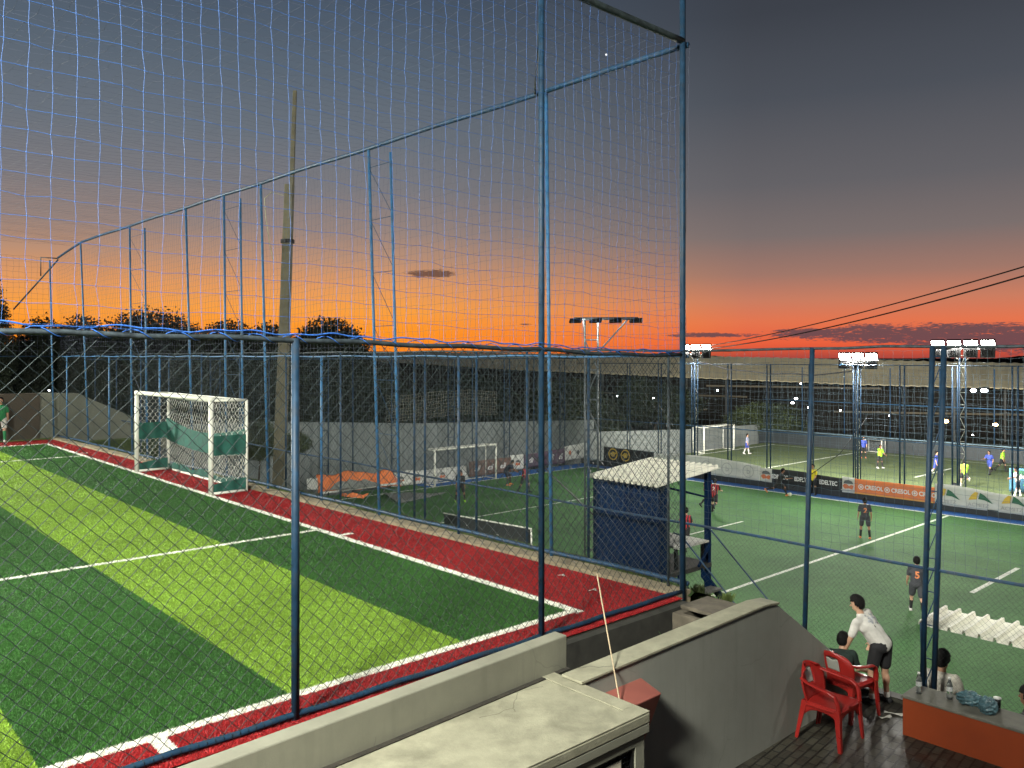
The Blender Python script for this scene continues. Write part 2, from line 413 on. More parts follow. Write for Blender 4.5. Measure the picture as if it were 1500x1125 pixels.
# =============================== concrete around the viewer
CONC = mat('painted_concrete', (.20, .197, .152), .8, var=.10, scale=2.2, bump=.10, bscale=70, dirt=(.14, .135, .105), dscale=.9, dirt_amt=.30, streak=.14, crack=.2)
CONCT = mat('weathered_concrete', (.275, .265, .19), .85, var=.15, scale=5, bump=.25, bscale=50, dirt=(.10, .095, .065), dscale=2.1, dirt_amt=.55, crack=.5)
GREY = mat('grey_render', (.255, .258, .225), .85, var=.07, scale=1.2, bump=.10, bscale=60, dirt=(.17, .17, .145), dscale=.6, dirt_amt=.45, streak=.14, crack=.15)
KERB = mat('kerb_concrete', (.24, .20, .13), .9, var=.28, scale=5, bump=.3, bscale=40, dirt=(.08, .07, .04), dscale=2.5)
def one(name, mb, m, label, cat, bevel=0, group=None):
    return tag(mb.build(name, m, bevel=bevel), label, cat, group)
# kerb behind the goal
mb = MB(); uu = np.linspace(6.6, 35.4, 40)
for a, b in zip(uu[:-1], uu[1:]):
    q = [P(a, vA(a)-.25), P(a, vA(a)+.05), P(b, vA(b)+.05), P(b, vA(b)-.25)]
    h = .055 + .012*math.sin(a*1.7)
    mb.add([Vector((p.x, p.y, -.25)) for p in q]+[Vector((p.x, p.y, h)) for p in q], [(4, 5, 6, 7), (0, 4, 7, 3), (1, 2, 6, 5), (0, 1, 5, 4), (2, 3, 7, 6)])
one('kerb', mb, KERB, 'low rough concrete kerb between red turf and the goal end fence', 'kerb')
# parapet below the near fence
mb = MB(); mb.prism([P(4.91, -3, .2), P(5.07, -3, .2), P(5.56, 5.60, .2), P(5.40, 5.60, .2)], (0, 0, .36)); one('parapet_wall', mb, CONC, 'low grey concrete parapet running below the near fence', 'wall', .012)
# retaining strip under the near edge of the upper pitch
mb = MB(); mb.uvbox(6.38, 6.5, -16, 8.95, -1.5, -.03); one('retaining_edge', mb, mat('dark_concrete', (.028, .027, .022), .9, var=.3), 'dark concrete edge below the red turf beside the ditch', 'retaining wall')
mb = MB(); mb.grid(lambda s, t: P(5.25+1.15*t, 4.6+4.6*s, -.42-.12*math.sin(s*9)*math.sin(t*5)), 30, 8)
tag(mb.build('soil', MSOIL, smooth=True), kind='structure')
# big patio wall with sloping end
mb = MB()
poly = [(5.40, -1.6), (5.40, .27), (8.43, .33), (8.72, .30), (10.05, -.56), (10.55, -.95), (10.55, -1.6)]
mb.prism([P(5.0, v, z) for v, z in poly], P(5.21, 0)-P(5.0, 0))
one('patio_wall', mb, GREY, 'tall grey rendered wall with sloping end behind the red chairs', 'wall', .012)
mb = MB(); cap = [(5.36, .275), (8.43, .335), (8.74, .305)]
for (a, za), (b, zb) in zip(cap[:-1], cap[1:]):
    mb.prism([P(4.985, a, za), P(5.235, a, za), P(5.235, b, zb), P(4.985, b, zb)], (0, 0, .025))
o = mb.build('wall_cap', CONCT, bevel=.004); o.parent = bpy.data.objects['patio_wall']
# booth with the slab roof
booth = empty('concrete_booth', P(4.9, 3, PZ), 0, 'small concrete booth with flat slab roof and grilled window', 'booth')
inv = booth.matrix_world.inverted() if False else None
def sub(name, mb, m, parent, bevel=0, smooth=False, solid=0):
    """part built in place: shift the mesh so that it sits right under its parent"""
    me = mb.mesh(name); M = Matrix.LocRotScale(parent.location, parent.rotation_euler, None) if parent.parent is None else Matrix.Identity(4)
    me.transform(M.inverted())
    o = link(name, me, m, parent, smooth)
    if solid:
        md = o.modifiers.new('solid', 'SOLIDIFY'); md.thickness = solid; md.offset = 0
    if bevel:
        md = o.modifiers.new('bevel', 'BEVEL'); md.width = bevel; md.segments = 2; md.limit_method = 'ANGLE'
    return o
mb = MB(); mb.uvbox(4.26, 5.38, -2.5, 5.41, .165, .25); sub('slab_roof', mb, CONCT, booth, .012)
mb = MB(); mb.uvbox(4.262, 4.42, -2.5, 5.408, .252, .264); mb.uvbox(4.42, 5.38, 5.25, 5.408, .252, .264); sub('roof_rim', mb, CONCT, booth, .004)
mb = MB(); mb.uvbox(4.263, 4.5, -2.5, 5.406, .085, .1649); mb.uvbox(4.5, 4.99, 5.10, 5.406, .085, .1649); sub('cornice', mb, CONC, booth, .008)
mb = MB(); mb.uvbox(4.285, 4.99, -2.4, 4.15, PZ, .070); mb.uvbox(4.285, 4.99, 5.25, 5.36, PZ, .070); mb.uvbox(4.285, 4.99, 4.15, 5.25, PZ, -.75); mb.uvbox(4.285, 4.99, 4.15, 5.25, .005, .070); mb.uvbox(4.7, 4.99, 4.15, 5.25, -.75, .005); mb.uvbox(4.33, 4.9, -2.4, 5.3, .070, .085)
sub('wall', mb, CONC, booth)
BLK = mat('black_metal', (.012, .012, .013), .5, .6, var=.2)
mb = MB()
for a in np.arange(4.19, 5.24, .045): mb.tube([P(4.33, a, -.74), P(4.33, a, .0)], .0045, 4)
for z in np.arange(-.74, .0, .045): mb.tube([P(4.325, 4.16, z), P(4.325, 5.24, z)], .0045, 4)
mb.uvbox(4.30, 4.34, 5.225, 5.249, -.749, .004); mb.uvbox(4.30, 4.34, 4.151, 4.175, -.749, .004); mb.uvbox(4.30, 4.34, 4.176, 5.224, -.02, .004)
win = sub('window_grille', mb, BLK, booth)
mb = MB(); mb.uvbox(4.45, 4.46, 4.16, 5.24, -.745, .0); sub('window_pane', mb, mat('dark_glass', (.01, .011, .012), .1, spec=.6), booth)
mb = MB(); mb.uvbox(4.312, 4.318, 4.60, 5.10, -.66, -.065); pst = sub('poster', mb, mat('paper', (.72, .66, .52), .8, var=.05), booth)
mb = MB(); 
def tri(vs, z0, d): mb.prism([P(4.309-d, v+.35, z+.12) for v, z in vs], P(.003, 0)-P(0, 0))
tri([(4.56, -.34), (4.64, -.21), (4.70, -.34), (4.66, -.34), (4.635, -.27), (4.60, -.34)], 0, 0)
tri([(4.52, -.42), (4.66, -.38), (4.74, -.44), (4.62, -.52)], 0, 0)
me = mb.mesh('emblem'); me.transform(Matrix.Translation(-booth.location)); em = link('emblem', me, BLK, pst); 
mb = MB(); mb.prism([P(4.86, -3, .253), P(4.91, -3, .253), P(5.40, 5.59, .253), P(5.345, 5.59, .253)], (0, 0, .008)); one('dark_strip', mb, MSOIL, 'dark line along the foot of the parapet on the slab roof', 'dirt strip')  # thin strip in the dark soil colour along the parapet foot
# maroon wedge fixed to the wall, rod leaning over it
MAR = mat('maroon_metal', (.25, .08, .062), .5, var=.1, scale=4, dirt=(.2, .06, .05), dscale=2)
mb = MB()
t4 = [(4.70, 5.52, .07), (4.70, 6.14, .075), (4.995, 6.20, .12), (4.995, 5.56, .12)]
b4 = [(4.90, 5.92, -.62), (4.90, 6.02, -.62), (4.995, 6.04, -.60), (4.995, 5.90, -.60)]
mb.add([P(*q) for q in t4]+[P(*q) for q in b4], [(0, 1, 2, 3), (7, 6, 5, 4), (0, 4, 5, 1), (1, 5, 6, 2), (2, 6, 7, 3), (3, 7, 4, 0)])
one('wall_hopper', mb, MAR, 'maroon metal wedge shaped box fixed to the grey patio wall', 'metal box', .012)
mb = MB(); a = P(4.76, 5.62, .088); b_ = P(4.975, 5.78, .318); mb.tube([a, b_, a+(b_-a)*3.9], .0065, 8)
one('pole', mb, mat('pale_wood', (.42, .33, .21), .6, var=.15, scale=14), 'thin pale wooden stick leaning over the patio wall', 'stick')
# concrete drain box by the corner post
mb = MB(); mb.uvbox(5.7, 6.36, 8.52, 8.60, -.6, -.06); mb.uvbox(5.7, 6.36, 9.2, 9.3, -.6, -.06); mb.uvbox(6.26, 6.36, 8.60, 9.2, -.6, -.06); mb.uvbox(5.68, 6.38, 8.72, 9.32, -.058, -.01)
mb.uvbox(5.7, 5.80, 8.60, 9.2, -.6, -.06)
one('drain_box', mb, mat('brown_concrete', (.10, .085, .062), .9, var=.25, scale=5, bump=.3), 'brown concrete drain box beside the corner fence post', 'drain box', .01)
# plants in the ditch
def weed(name, c, h, n, label, grp=None, m=mg):
    V = []
    for i in range(n):
        a = random.uniform(0, 6.3); l = h*random.uniform(.4, 1); sp = random.uniform(.1, .7)*l; base = Vector(c)+Vector((random.uniform(-.05, .05), random.uniform(-.05, .05), 0))
        tip = base+Vector((math.cos(a)*sp, math.sin(a)*sp, l)); sd = Vector((-math.sin(a), math.cos(a), 0))*.014
        mid = base*.45+tip*.55+Vector((0, 0, .06*l)); V += [(base, mid-sd, tip), (base, tip, mid+sd)]
    vs = np.array([list(p) for t in V for p in t])
    return tag(link(name, np_mesh(name, vs, tris=np.arange(len(vs)).reshape(-1, 3)), m), label, 'plant', grp)
mw = mat('weed_leaf', (.05, .11, .03), .6, var=.5, scale=4)
for q, lb in (((5.62, 5.85), 'small green weed at the left end of the ditch by the parapet'), ((5.75, 6.6), 'low leafy weed in the ditch behind the wall'), ((5.85, 7.2), 'green weed growing mid ditch behind the wall top'), ((6.1, 8.1), 'weed in the ditch just left of the drain box')):
    weed('weed', P(q[0], q[1], -.46), .30, 70, lb, 'weeds in the ditch', mw)
weed('weed', P(6.75, 9.65, -.15), .17, 150, 'ragged grass clump at the foot of the corner post', 'weeds in the ditch', mg)
weed('weed', P(6.35, 9.75, -.2), .17, 150, 'grass clump beside the steps and drain box', 'weeds in the ditch', mg)

# =============================== patio
m, nt, b = nodes('paving'); k = N(nt)
tc = k.new('ShaderNodeTexCoord').outputs['Object']; mp = k.new('ShaderNodeMapping'); mp.inputs['Rotation'].default_value = (0, 0, R(42.2-90)); k.put(mp.inputs[0], tc)
br = k.new('ShaderNodeTexBrick'); k.put(br.inputs['Vector'], mp.outputs[0]); br.inputs['Scale'].default_value = 1; br.inputs['Brick Width'].default_value = .21; br.inputs['Row Height'].default_value = .105; br.inputs['Mortar Size'].default_value = .011
br.inputs['Color1'].default_value = (.050, .046, .034, 1); br.inputs['Color2'].default_value = (.030, .027, .021, 1); br.inputs['Mortar'].default_value = (.012, .011, .009, 1)
nn = k.noise(tc, 3, 5); k.put(b.inputs['Base Color'], k.mix(1, br.outputs['Color'], k.maprange(nn, .2, .8, .55, 1.4), 'MULTIPLY'))
k.put(b.inputs['Roughness'], k.maprange(nn, .3, .7, .35, .7)); b.inputs['Specular IOR Level'].default_value = .45
bp = k.new('ShaderNodeBump'); bp.inputs['Strength'].default_value = .8; bp.inputs['Distance'].default_value = .012; k.put(bp.inputs['Height'], k.math('ADD', k.math('SUBTRACT', 1, br.outputs['Fac']), k.mul(nn, .4))); k.put(b.inputs['Normal'], bp.outputs[0])
PAV = m
sheet('patio_paving', -8, 5.3, -3, VB-.15, PZ, PAV)
mb = MB(); mb.uvbox(-8, 5.3, -3, VB-.1, BZ-1, PZ-.03); tag(mb.build('patio_base', GREY), kind='structure')
mb = MB(); mb.uvbox(4.1, 6.4, VB-.15, VB+.02, BZ, PZ+.06); mb.uvbox(-8, 4.1, VB-.15, VB+.02, BZ, PZ+.02); one('patio_kerb', mb, mat('wet_concrete', (.05, .048, .036), .6, var=.3), 'dark kerb at the foot of the patio fence', 'kerb')
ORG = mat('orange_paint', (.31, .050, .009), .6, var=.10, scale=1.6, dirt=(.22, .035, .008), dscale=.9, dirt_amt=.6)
cn_ = empty('orange_counter', P(2, 10.2, PZ), 0, 'low orange painted counter wall with grey concrete top', 'counter')
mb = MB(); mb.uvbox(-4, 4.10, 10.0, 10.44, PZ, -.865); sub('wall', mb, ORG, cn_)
mb = MB(); mb.uvbox(-4, 4.115, 9.985, 10.455, -.863, -.83); sub('counter_top', mb, mat('counter_concrete', (.17, .165, .135), .7, var=.2, scale=7, dirt=(.09, .085, .07)), cn_, .008)

# =============================== far walls, shed, hills
WALLG = mat('board_formed_concrete', (.20, .225, .225), .9, var=.10, scale=.7, dirt=(.15, .16, .15), dscale=.35, dirt_amt=.55)
mb = MB(); tp = [(11.6, -.2), (20, -.35), (30, -1.0), (46.5, -1.65)]
mb.prism([P(42, 11.6, -5.6)]+[P(42, v, z) for v, z in tp]+[P(42, 46.5, -5.6)], P(.3, 0)-P(0, 0))
one('retaining_wall', mb, WALLG, 'long pale concrete wall behind the goal of the lower pitch', 'wall')
mb = MB(); mb.prism([P(42.6, 46.2, -5.9), P(42.6, 46.2, -2.6), P(42.6, 60, -3.2), P(42.6, 71, -3.4), P(42.6, 71, -5.9)], P(.3, 0)-P(0, 0))
one('end_wall', mb, mat('dusky_concrete', (.19, .21, .20), .9, var=.12, scale=.6), 'lower concrete wall behind the goal of the far pitch', 'wall')
DARKW = mat('dark_board', (.020, .026, .030), .6, var=.25, scale=.7)
mb = MB(); mb.uvbox(-14, 42.3, 70.35, 70.5, CZ-.3, CZ+1.15); one('boundary_board', mb, DARKW, 'long dark board wall along the far side of the far pitch', 'wall')
# walls at the far left corner
mb = MB(); mb.uvbox(36.4, 36.7, -14, 7.9, -.4, 1.75)
one('brown_wall', mb, mat('brown_render', (.075, .060, .045), .9, var=.15, scale=.8), 'dark brown rendered wall beyond the far corner of the upper pitch', 'wall')
mb = MB(); mb.prism([P(36.6, 7.92, -.8), P(36.6, 7.92, 1.75), P(36.6, 9.3, 1.70), P(36.6, 12.2, .25), P(36.6, 16.5, -.4), P(36.6, 16.5, -.8)], P(.3, 0)-P(0, 0))
one('sloping_wall', mb, mat('pale_render', (.20, .205, .165), .9, var=.12, scale=.8), 'grey rendered wall whose top slopes down left of the white goal', 'wall')
# the long shed
shed = empty('sports_shed', (40, 110, -5), 0, 'long open shed with pale metal roof behind the far pitch', 'shed')
def zr(px, py, d): return atd(px, py, d)
eave = [(330, 519.5, 215), (470, 524, 178), (585, 531, 152), (750, 541, 126), (990, 552, 107), (1250, 563, 96), (1560, 571, 90)]
ridge = [(330, 514, 222), (470, 514, 185), (585, 515.5, 159), (750, 518, 133), (990, 521, 114), (1250, 527.5, 103), (1560, 534, 97)]
def lerp_pts(L, t):
    q = t*(len(L)-1); i = min(int(q), len(L)-2); f = q-i; a, b = zr(*L[i]), zr(*L[i+1]); return a*(1-f)+b*f
ROOFM = mat('pale_metal_roof', (.84, .74, .48), .6, var=.12, scale=.10, dirt=(.20, .18, .13), dscale=.05, dirt_amt=.5)
mb = MB()
def rf(s, t):
    p = lerp_pts(eave, s)*(1-t)+lerp_pts(ridge, s)*t; p.z += .05*math.sin(s*700) ; return p
mb.grid(rf, 420, 5); sub('roof', mb, ROOFM, shed, solid=.12, smooth=False)
for s in np.linspace(.0, 1, 26):
    p = lerp_pts(eave, s)+Vector((0, 1.2, -.15)); mb = MB(); mb.tube([(p.x, p.y, -6.5), p], .14, 6); sub('column', mb, mat('shed_steel', (.10, .11, .11), .6, var=.2), shed)
mb = MB()
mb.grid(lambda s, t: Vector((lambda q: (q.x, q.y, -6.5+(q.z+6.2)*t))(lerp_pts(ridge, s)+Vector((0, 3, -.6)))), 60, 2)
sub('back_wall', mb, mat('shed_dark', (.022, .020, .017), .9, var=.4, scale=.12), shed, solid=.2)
mb = MB()
for i, (s0, s1, h) in enumerate(((.60, .74, .45), (.70, .86, .62), (.82, .99, .3), (.55, .70, .25))):
    for q in range(1):
        a, b = lerp_pts(ridge, s0), lerp_pts(ridge, s1); za = -6.5+(a.z+6.2)*h; zb = -6.5+(b.z+6.2)*h
        mb.box(((a.x+b.x)/2, (a.y+b.y)/2+1.2, (za+zb)/2), ((b-a).length, .2, .22), Matrix.Rotation(math.atan2(b.y-a.y, b.x-a.x), 3, 'Z'))
sub('rafter_beam', mb, mat('shed_beam', (.22, .19, .13), .6), shed)
# distant hills and town trees on the horizon
mb = MB(); random.seed(3)
def hill(px0, px1, d, base, amp, fr, seed):
    pts = []; n = int((px1-px0)/3)
    for i in range(n+1):
        px = px0+(px1-px0)*i/n
        y = base - amp*(.5+.5*math.sin(px*fr+seed))*(.6+.4*math.sin(px*fr*3.3+seed*2)) - random.uniform(0, 1.4)
        pts.append(atd(px, y, d))
    lo = [Vector((p.x, p.y, -8)) for p in pts]
    m_ = MB(); k0 = len(pts)
    back_ = [p+Vector((0, 60, -6)) for p in pts]
    m_.add(lo+pts+back_, [(i, i+1, k0+i+1, k0+i) for i in range(k0-1)]+[(k0+i, k0+i+1, 2*k0+i+1, 2*k0+i) for i in range(k0-1)])
    return m_
HILL = mat('distant_land', (.012, .011, .010), .95, var=.3, scale=.02)
tag(hill(520, 1030, 640, 519.5, 4.0, .021, 1.0).build('hills', HILL), kind='structure')
tag(hill(980, 1640, 700, 527, 5.5, .012, 2.2).build('hills', HILL), kind='structure')

# =============================== trees
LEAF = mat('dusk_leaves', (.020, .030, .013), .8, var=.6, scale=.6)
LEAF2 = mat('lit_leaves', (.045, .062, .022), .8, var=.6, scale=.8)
BARK = mat('bark', (.05, .04, .03), .95, var=.3)
def tree(name, base, h, rad, blobs, nleaf, leaf, label, cat='tree', group=None, lm=LEAF, trunk=.22):
    t = empty(name, base, random.uniform(0, 6), label, cat, group); t.rotation_euler = (0, 0, 0)
    mb = MB(); th = h*.5
    mb.tube([(0, 0, -1), (.1, 0, th*.5), (0, .1, th), (.1, .1, h*.8)], [trunk*1.3, trunk, trunk*.7, trunk*.3], 8)
    for i in range(6):
        a = i*1.05+random.random(); z = th*random.uniform(.6, 1.2); e = Vector((math.cos(a)*rad*.7, math.sin(a)*rad*.7, z+h*.25))
        mb.tube([(0, 0, z), Vector((0, 0, z))*.5+e*.5+Vector((0, 0, .3)), e], [trunk*.5, trunk*.3, trunk*.12], 6)
    mb.build('trunk', BARK, t, True)
    cs = np.array([b[:3] for b in blobs]); rs = np.array([b[3:] for b in blobs])
    nleaf = int(nleaf*5.5); leaf *= .40
    vol = rs.prod(1); idx = rng.choice(len(blobs), nleaf, p=vol/vol.sum())
    d = rng.normal(size=(nleaf, 3)); d /= np.linalg.norm(d, axis=1)[:, None]
    rr = rng.uniform(0, 1, nleaf)**.45*(1+.05*rng.normal(size=nleaf)); nleaf = nleaf
    p = cs[idx] + d*rs[idx]*rr[:, None]
    a = rng.normal(size=(nleaf, 3)); a /= np.linalg.norm(a, axis=1)[:, None]; b = rng.normal(size=(nleaf, 3)); b -= a*(a*b).sum(1)[:, None]; b /= np.linalg.norm(b, axis=1)[:, None]
    s = leaf*rng.uniform(.5, 1.3, nleaf)[:, None]
    vs = np.stack([p-a*s, p-b*s*.5, p+a*s, p+b*s*.5], 1).reshape(-1, 3)
    link('crown', np_mesh('crown', vs, quads=np.arange(len(vs)).reshape(-1, 4)), lm, t); return t
def crown(h, rad, zlo, n, seed):
    r = random.Random(seed); out = [(0, 0, (h+zlo)/2, rad*.86, rad*.86, (h-zlo)*.48), (0, 0, h*.45+zlo*.5, rad*.95, rad*.95, (h-zlo)*.40)]
    for i in range(n):
        a = r.uniform(0, 6.28); q = r.uniform(.3, .75)*rad; z = r.uniform(zlo+.15*(h-zlo), h-.2*(h-zlo))
        f = 1-.55*max(0, (z-zlo)/(h-zlo)-.5)*2
        rr = rad*r.uniform(.25, .42); out.append((math.cos(a)*q*f, math.sin(a)*q*f, z, rr, rr, rr*.8))
    return out
def place_tree(px, top, d, w, zlo, label, n=9, leaves=9000, seed=1, lm=LEAF, leaf=None, base=-2.0):
    p = atd(px, top, d); h = p.z-base; rad = w/2*d/FOC
    return tree('broadleaf_tree', (p.x, p.y, base), h, rad, crown(h, rad, zlo, n, seed), leaves, leaf or .0055*d, label, 'tree', 'trees behind the upper pitch', lm, .004*d+.05)
place_tree(-28, 392, 40, 95, 1.5, 'tall leafy tree cut by the left edge of the view', 12, 9000, 4, LEAF, .17)
place_tree(62, 461, 52, 110, .5, 'low dark tree behind the far corner of the fence', 8, 7000, 5)
place_tree(122, 459, 58, 100, .4, 'small dark tree just left of the big domed tree', 8, 7000, 6)
place_tree(222, 450, 60, 205, .4, 'broad domed dark tree behind the white goal', 16, 16000, 7)
place_tree(335, 468, 66, 130, .4, 'low dark tree right of the domed tree', 9, 9000, 8)
place_tree(395, 471, 66, 110, .4, 'low dark tree behind the concrete pole', 9, 8000, 9)
place_tree(482, 462, 62, 148, .3, 'round bushy dark tree just right of the concrete pole', 12, 12000, 10)
for i, (px, tp_, d, wd, lb) in enumerate(((20, 492, 44, 150, 'dark bush mass above the brown wall'), (150, 500, 47, 170, 'dark bush behind the sloping wall'), (280, 502, 50, 170, 'dark bush directly behind the white goal'), (400, 512, 54, 150, 'dark bush behind the foot of the pole'), (545, 532, 60, 150, 'dim bush above the pale wall, left of the ball net'), (690, 548, 68, 170, 'dim bush above the pale wall behind the lower goal'), (830, 556, 78, 150, 'dim bush behind the unlit floodlight mast'), (960, 560, 90, 150, 'dim bush left of the lit mast'))):
    p = atd(px, tp_, d); h = p.z+4.2; rad = wd/2*d/FOC
    tree('bush', (p.x, p.y, -4.2), h, rad, crown(h, rad, .2, 9, 40+i), 7000, .0055*d, lb, 'bush', 'bushes behind the pitches', LEAF, .12)
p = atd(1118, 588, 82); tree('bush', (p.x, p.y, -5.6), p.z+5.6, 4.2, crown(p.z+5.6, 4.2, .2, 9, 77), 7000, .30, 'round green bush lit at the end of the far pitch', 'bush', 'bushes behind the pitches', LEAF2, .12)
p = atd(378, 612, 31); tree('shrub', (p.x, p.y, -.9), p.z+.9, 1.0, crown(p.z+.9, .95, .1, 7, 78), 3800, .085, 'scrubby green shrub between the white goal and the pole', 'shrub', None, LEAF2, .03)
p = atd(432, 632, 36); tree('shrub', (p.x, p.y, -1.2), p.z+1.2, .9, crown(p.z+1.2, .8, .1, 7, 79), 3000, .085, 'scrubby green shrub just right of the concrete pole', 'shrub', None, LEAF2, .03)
# concrete utility pole
b0 = at(409, 706, -.95); tpz = atd(429, 133, b0.y); up = empty('utility_pole', b0, 0, 'tall tapering pale concrete utility pole behind the goal fence', 'utility pole')
POLE = mat('pole_concrete', (.125, .112, .072), .85, var=.2, scale=2.5, bump=.15, bscale=20, dirt=(.11, .10, .07), dscale=.9)
axis = tpz-b0
mb = MB(); sh = lambda t, w: [b0+axis*t+Vector((x*w, y*w, 0)) for x, y in ((-1, -1), (1, -1), (1, 1), (-1, 1))]
rings = [sh(t, w) for t, w in ((-.03, .19), (.35, .155), (.55, .15), (.76, .135))]
for r0, r1 in zip(rings[:-1], rings[1:]): mb.add(r0+r1, [(i, (i+1) % 4, 4+(i+1) % 4, 4+i) for i in range(4)])
mb.add(rings[-1], [(0, 1, 2, 3)]); sub('shaft', mb, POLE, up, .02)
mb = MB(); off = Vector((.07, 0, 0))
r1 = [p+off for p in sh(.70, .075)]; r2 = [p+off for p in sh(1.0, .055)]; mb.add(r1+r2, [(i, (i+1) % 4, 4+(i+1) % 4, 4+i) for i in range(4)]+[(4, 5, 6, 7)]); sub('upper_shaft', mb, POLE, up, .01)
mb = MB(); q = b0+axis*.66
for i in range(1): mb.tube([q+Vector((-.1, -.2, .9)), q+Vector((-.5, -.2, 1.0)), q+Vector((-.72, -.2, .8)), q+Vector((-.68, -.2, .2)), q+Vector((-.55, -.2, -.7)), q+Vector((-.45, -.2, -1.2))], .012, 5)
sub('cable_tail', mb, mat('frayed_cable', (.30, .30, .16), .7), up)
mb = MB(); mb.tube([b0+axis*.615+Vector((0, 0, -.06)), b0+axis*.615+Vector((0, 0, .06))], .225, 10); sub('band', mb, BLK, up)
BLUE = mat('blue_steel', (.014, .048, .100), .55, .0, var=.22, scale=8, spec=.3, dirt=(.055, .045, .040), dscale=9, dirt_amt=.55)
BLUEL = mat('bright_blue_steel', (.032, .120, .25), .5, .0, var=.2, scale=8, spec=.3, dirt=(.10, .11, .12), dscale=9, dirt_amt=.6)
WIRE = mat('coated_wire', (.013, .022, .024), .5, .2, var=.2)
NETB = mat('blue_cord', (.020, .085, .29), .6, var=.1)
NETD = mat('dusty_cord', (.055, .068, .11), .7, var=.2)
ROPE = mat('blue_rope', (.02, .11, .42), .7, var=.3, scale=30)
PIPED = mat('dark_pipe', (.036, .050, .060), .6, .3, var=.4, scale=12)
def line_fn(a, b):
    a, b = Vector(a), Vector(b); L = (Vector((b.x, b.y))-Vector((a.x, a.y))).length
    d = Vector((b.x-a.x, b.y-a.y, 0))/L; n = Vector((-d.y, d.x, 0))
    return a, d, n, L
def chain(name, a, b, z0, z1, diag, r, m, parent, jit=.004, wav=.012, ztop=None):
    """woven wire: two families of slanting wires with a small kink at every crossing"""
    a, d, n, L = line_fn(a, b); H = z1-z0; lines = []; hd = diag/2
    for fam in (1, -1):
        for c in np.arange(-H-diag if fam > 0 else 0, L+(0 if fam > 0 else H+diag), diag):
            k_ = np.arange(0, int(H/hd)+1); z = k_*hd; s = c + fam*z
            ok = (s >= 0) & (s <= L)
            if ok.sum() < 2: continue
            s, z = s[ok], z[ok]; kk = k_[ok]
            sj = s + rng.normal(0, jit, len(s)); zj = z + rng.normal(0, jit, len(s))
            off = wav*np.sin(s*2.1+z*1.3)+wav*.6*np.sin(s*.7-z*2)+fam*r*.9
            zz = z0+zj
            if ztop is not None: zz = np.minimum(zz, [ztop(q) for q in s])
            lines.append(np.stack([a.x+d.x*sj+n.x*off, a.y+d.y*sj+n.y*off, zz], -1))
    v, q = np_tubes(lines, r, 3); return link(name, np_mesh(name, v, quads=q), m, parent)
def net(name, fn, ns, nz, r, m, parent, knots=0, jit=.012, sides=3, step=1):
    """square cord net; fn(i,j) gives the knot positions"""
    G = np.array([[fn(i, j) for j in range(nz+1)] for i in range(ns+1)]) + rng.normal(0, jit, (ns+1, nz+1, 3))
    lines = [G[i] for i in range(ns+1)] + [G[:, j] for j in range(nz+1)]
    v, q = np_tubes(lines, r, sides); tri = None
    if knots:
        o_ = np.array([[1, 0, 0], [0, 1, 0], [-1, 0, 0], [0, -1, 0], [0, 0, 1], [0, 0, -1]])*knots
        K = (G.reshape(-1, 1, 3)+o_[None]).reshape(-1, 3); f = np.array([[0, 1, 4], [1, 2, 4], [2, 3, 4], [3, 0, 4], [1, 0, 5], [2, 1, 5], [3, 2, 5], [0, 3, 5]])
        tri = (f[None]+np.arange(len(G.reshape(-1, 3)))[:, None, None]*6).reshape(-1, 3)+len(v); v = np.concatenate([v, K])
    return link(name, np_mesh(name, v, quads=q, tris=tri), m, parent)
def part(name, pts, r, m, parent, n=10):
    return MB().tube(pts, r, n).build(name, m, parent, True)

# ---------- near fence (between the viewer and the upper pitch)
NF = empty('chain_link_fence', (0, 0, 0), 0, 'tall near fence of chain link with blue cord netting above, along the touchline', 'fence')
UN = 6.62
def nz_rail(v): return np.interp(v, [-1.5, 0.9, 3.43, 5.0, 6.45, 7.6, 9.1], [3.43, 3.40, 3.365, 3.325, 3.30, 3.245, 3.235])
NAVY = mat('navy_steel', (.008, .030, .062), .55, var=.22, scale=8, spec=.3, dirt=(.03, .03, .03), dscale=9, dirt_amt=.5)
part('post', [P(UN, 9.1, -.2), P(UN-.0, 9.1, 9.5)], .041, NAVY, NF)
part('post', [P(UN, 6.45, -.2), P(UN+.02, 6.47, 9.2)], .036, NAVY, NF)
part('post', [P(UN, 3.43, -.2), P(UN, 3.43, 3.36)], .036, NAVY, NF)
part('post', [P(UN, .45, -.2), P(UN, .45, 9.2)], .036, BLUE, NF)
vs_ = np.linspace(-1.4, 9.1, 40)
part('mid_rail', [P(UN, v, nz_rail(v)-.02+.008*math.sin(v*5)) for v in vs_], .024, PIPED, NF)
part('bottom_rail', [P(UN, v, .045+.008*math.sin(v*6)) for v in vs_], .028, NAVY, NF)
part('top_rail', [P(UN, v, 7.44) for v in vs_], .045, mat('worn_pipe', (.030, .042, .045), .6, .2, var=.4, scale=10), NF)
part('rope', [P(UN-.02, v, nz_rail(v)+.035+.012*math.sin(v*7)+.008*math.sin(v*17)) for v in np.linspace(-1.4, 9.1, 160)], .007, ROPE, NF, 6)
lash = MB()
lash.tube([P(UN+.034*math.cos(v*19), v, nz_rail(v)-.012+.036*math.sin(v*19)) for v in np.arange(-1.3, 9.05, .04)], .0042, 4)
lash.build('lashing', ROPE, NF, True)
wl = MB()
for v in np.arange(-1.3, 9.0, .07): wl.tube([P(UN+.033*math.cos(t), v+.03*t/6, .045+.033*math.sin(t)) for t in np.linspace(0, 6.0, 8)], .0028, 3)
wl.build('binding_wire', WIRE, NF, True)
chain('wire_mesh', P(UN, -1.4), P(UN, 9.07), .045, 3.36, .136, .0034, WIRE, NF, ztop=lambda s: float(nz_rail(s-1.4))-.02)
SQ = .155
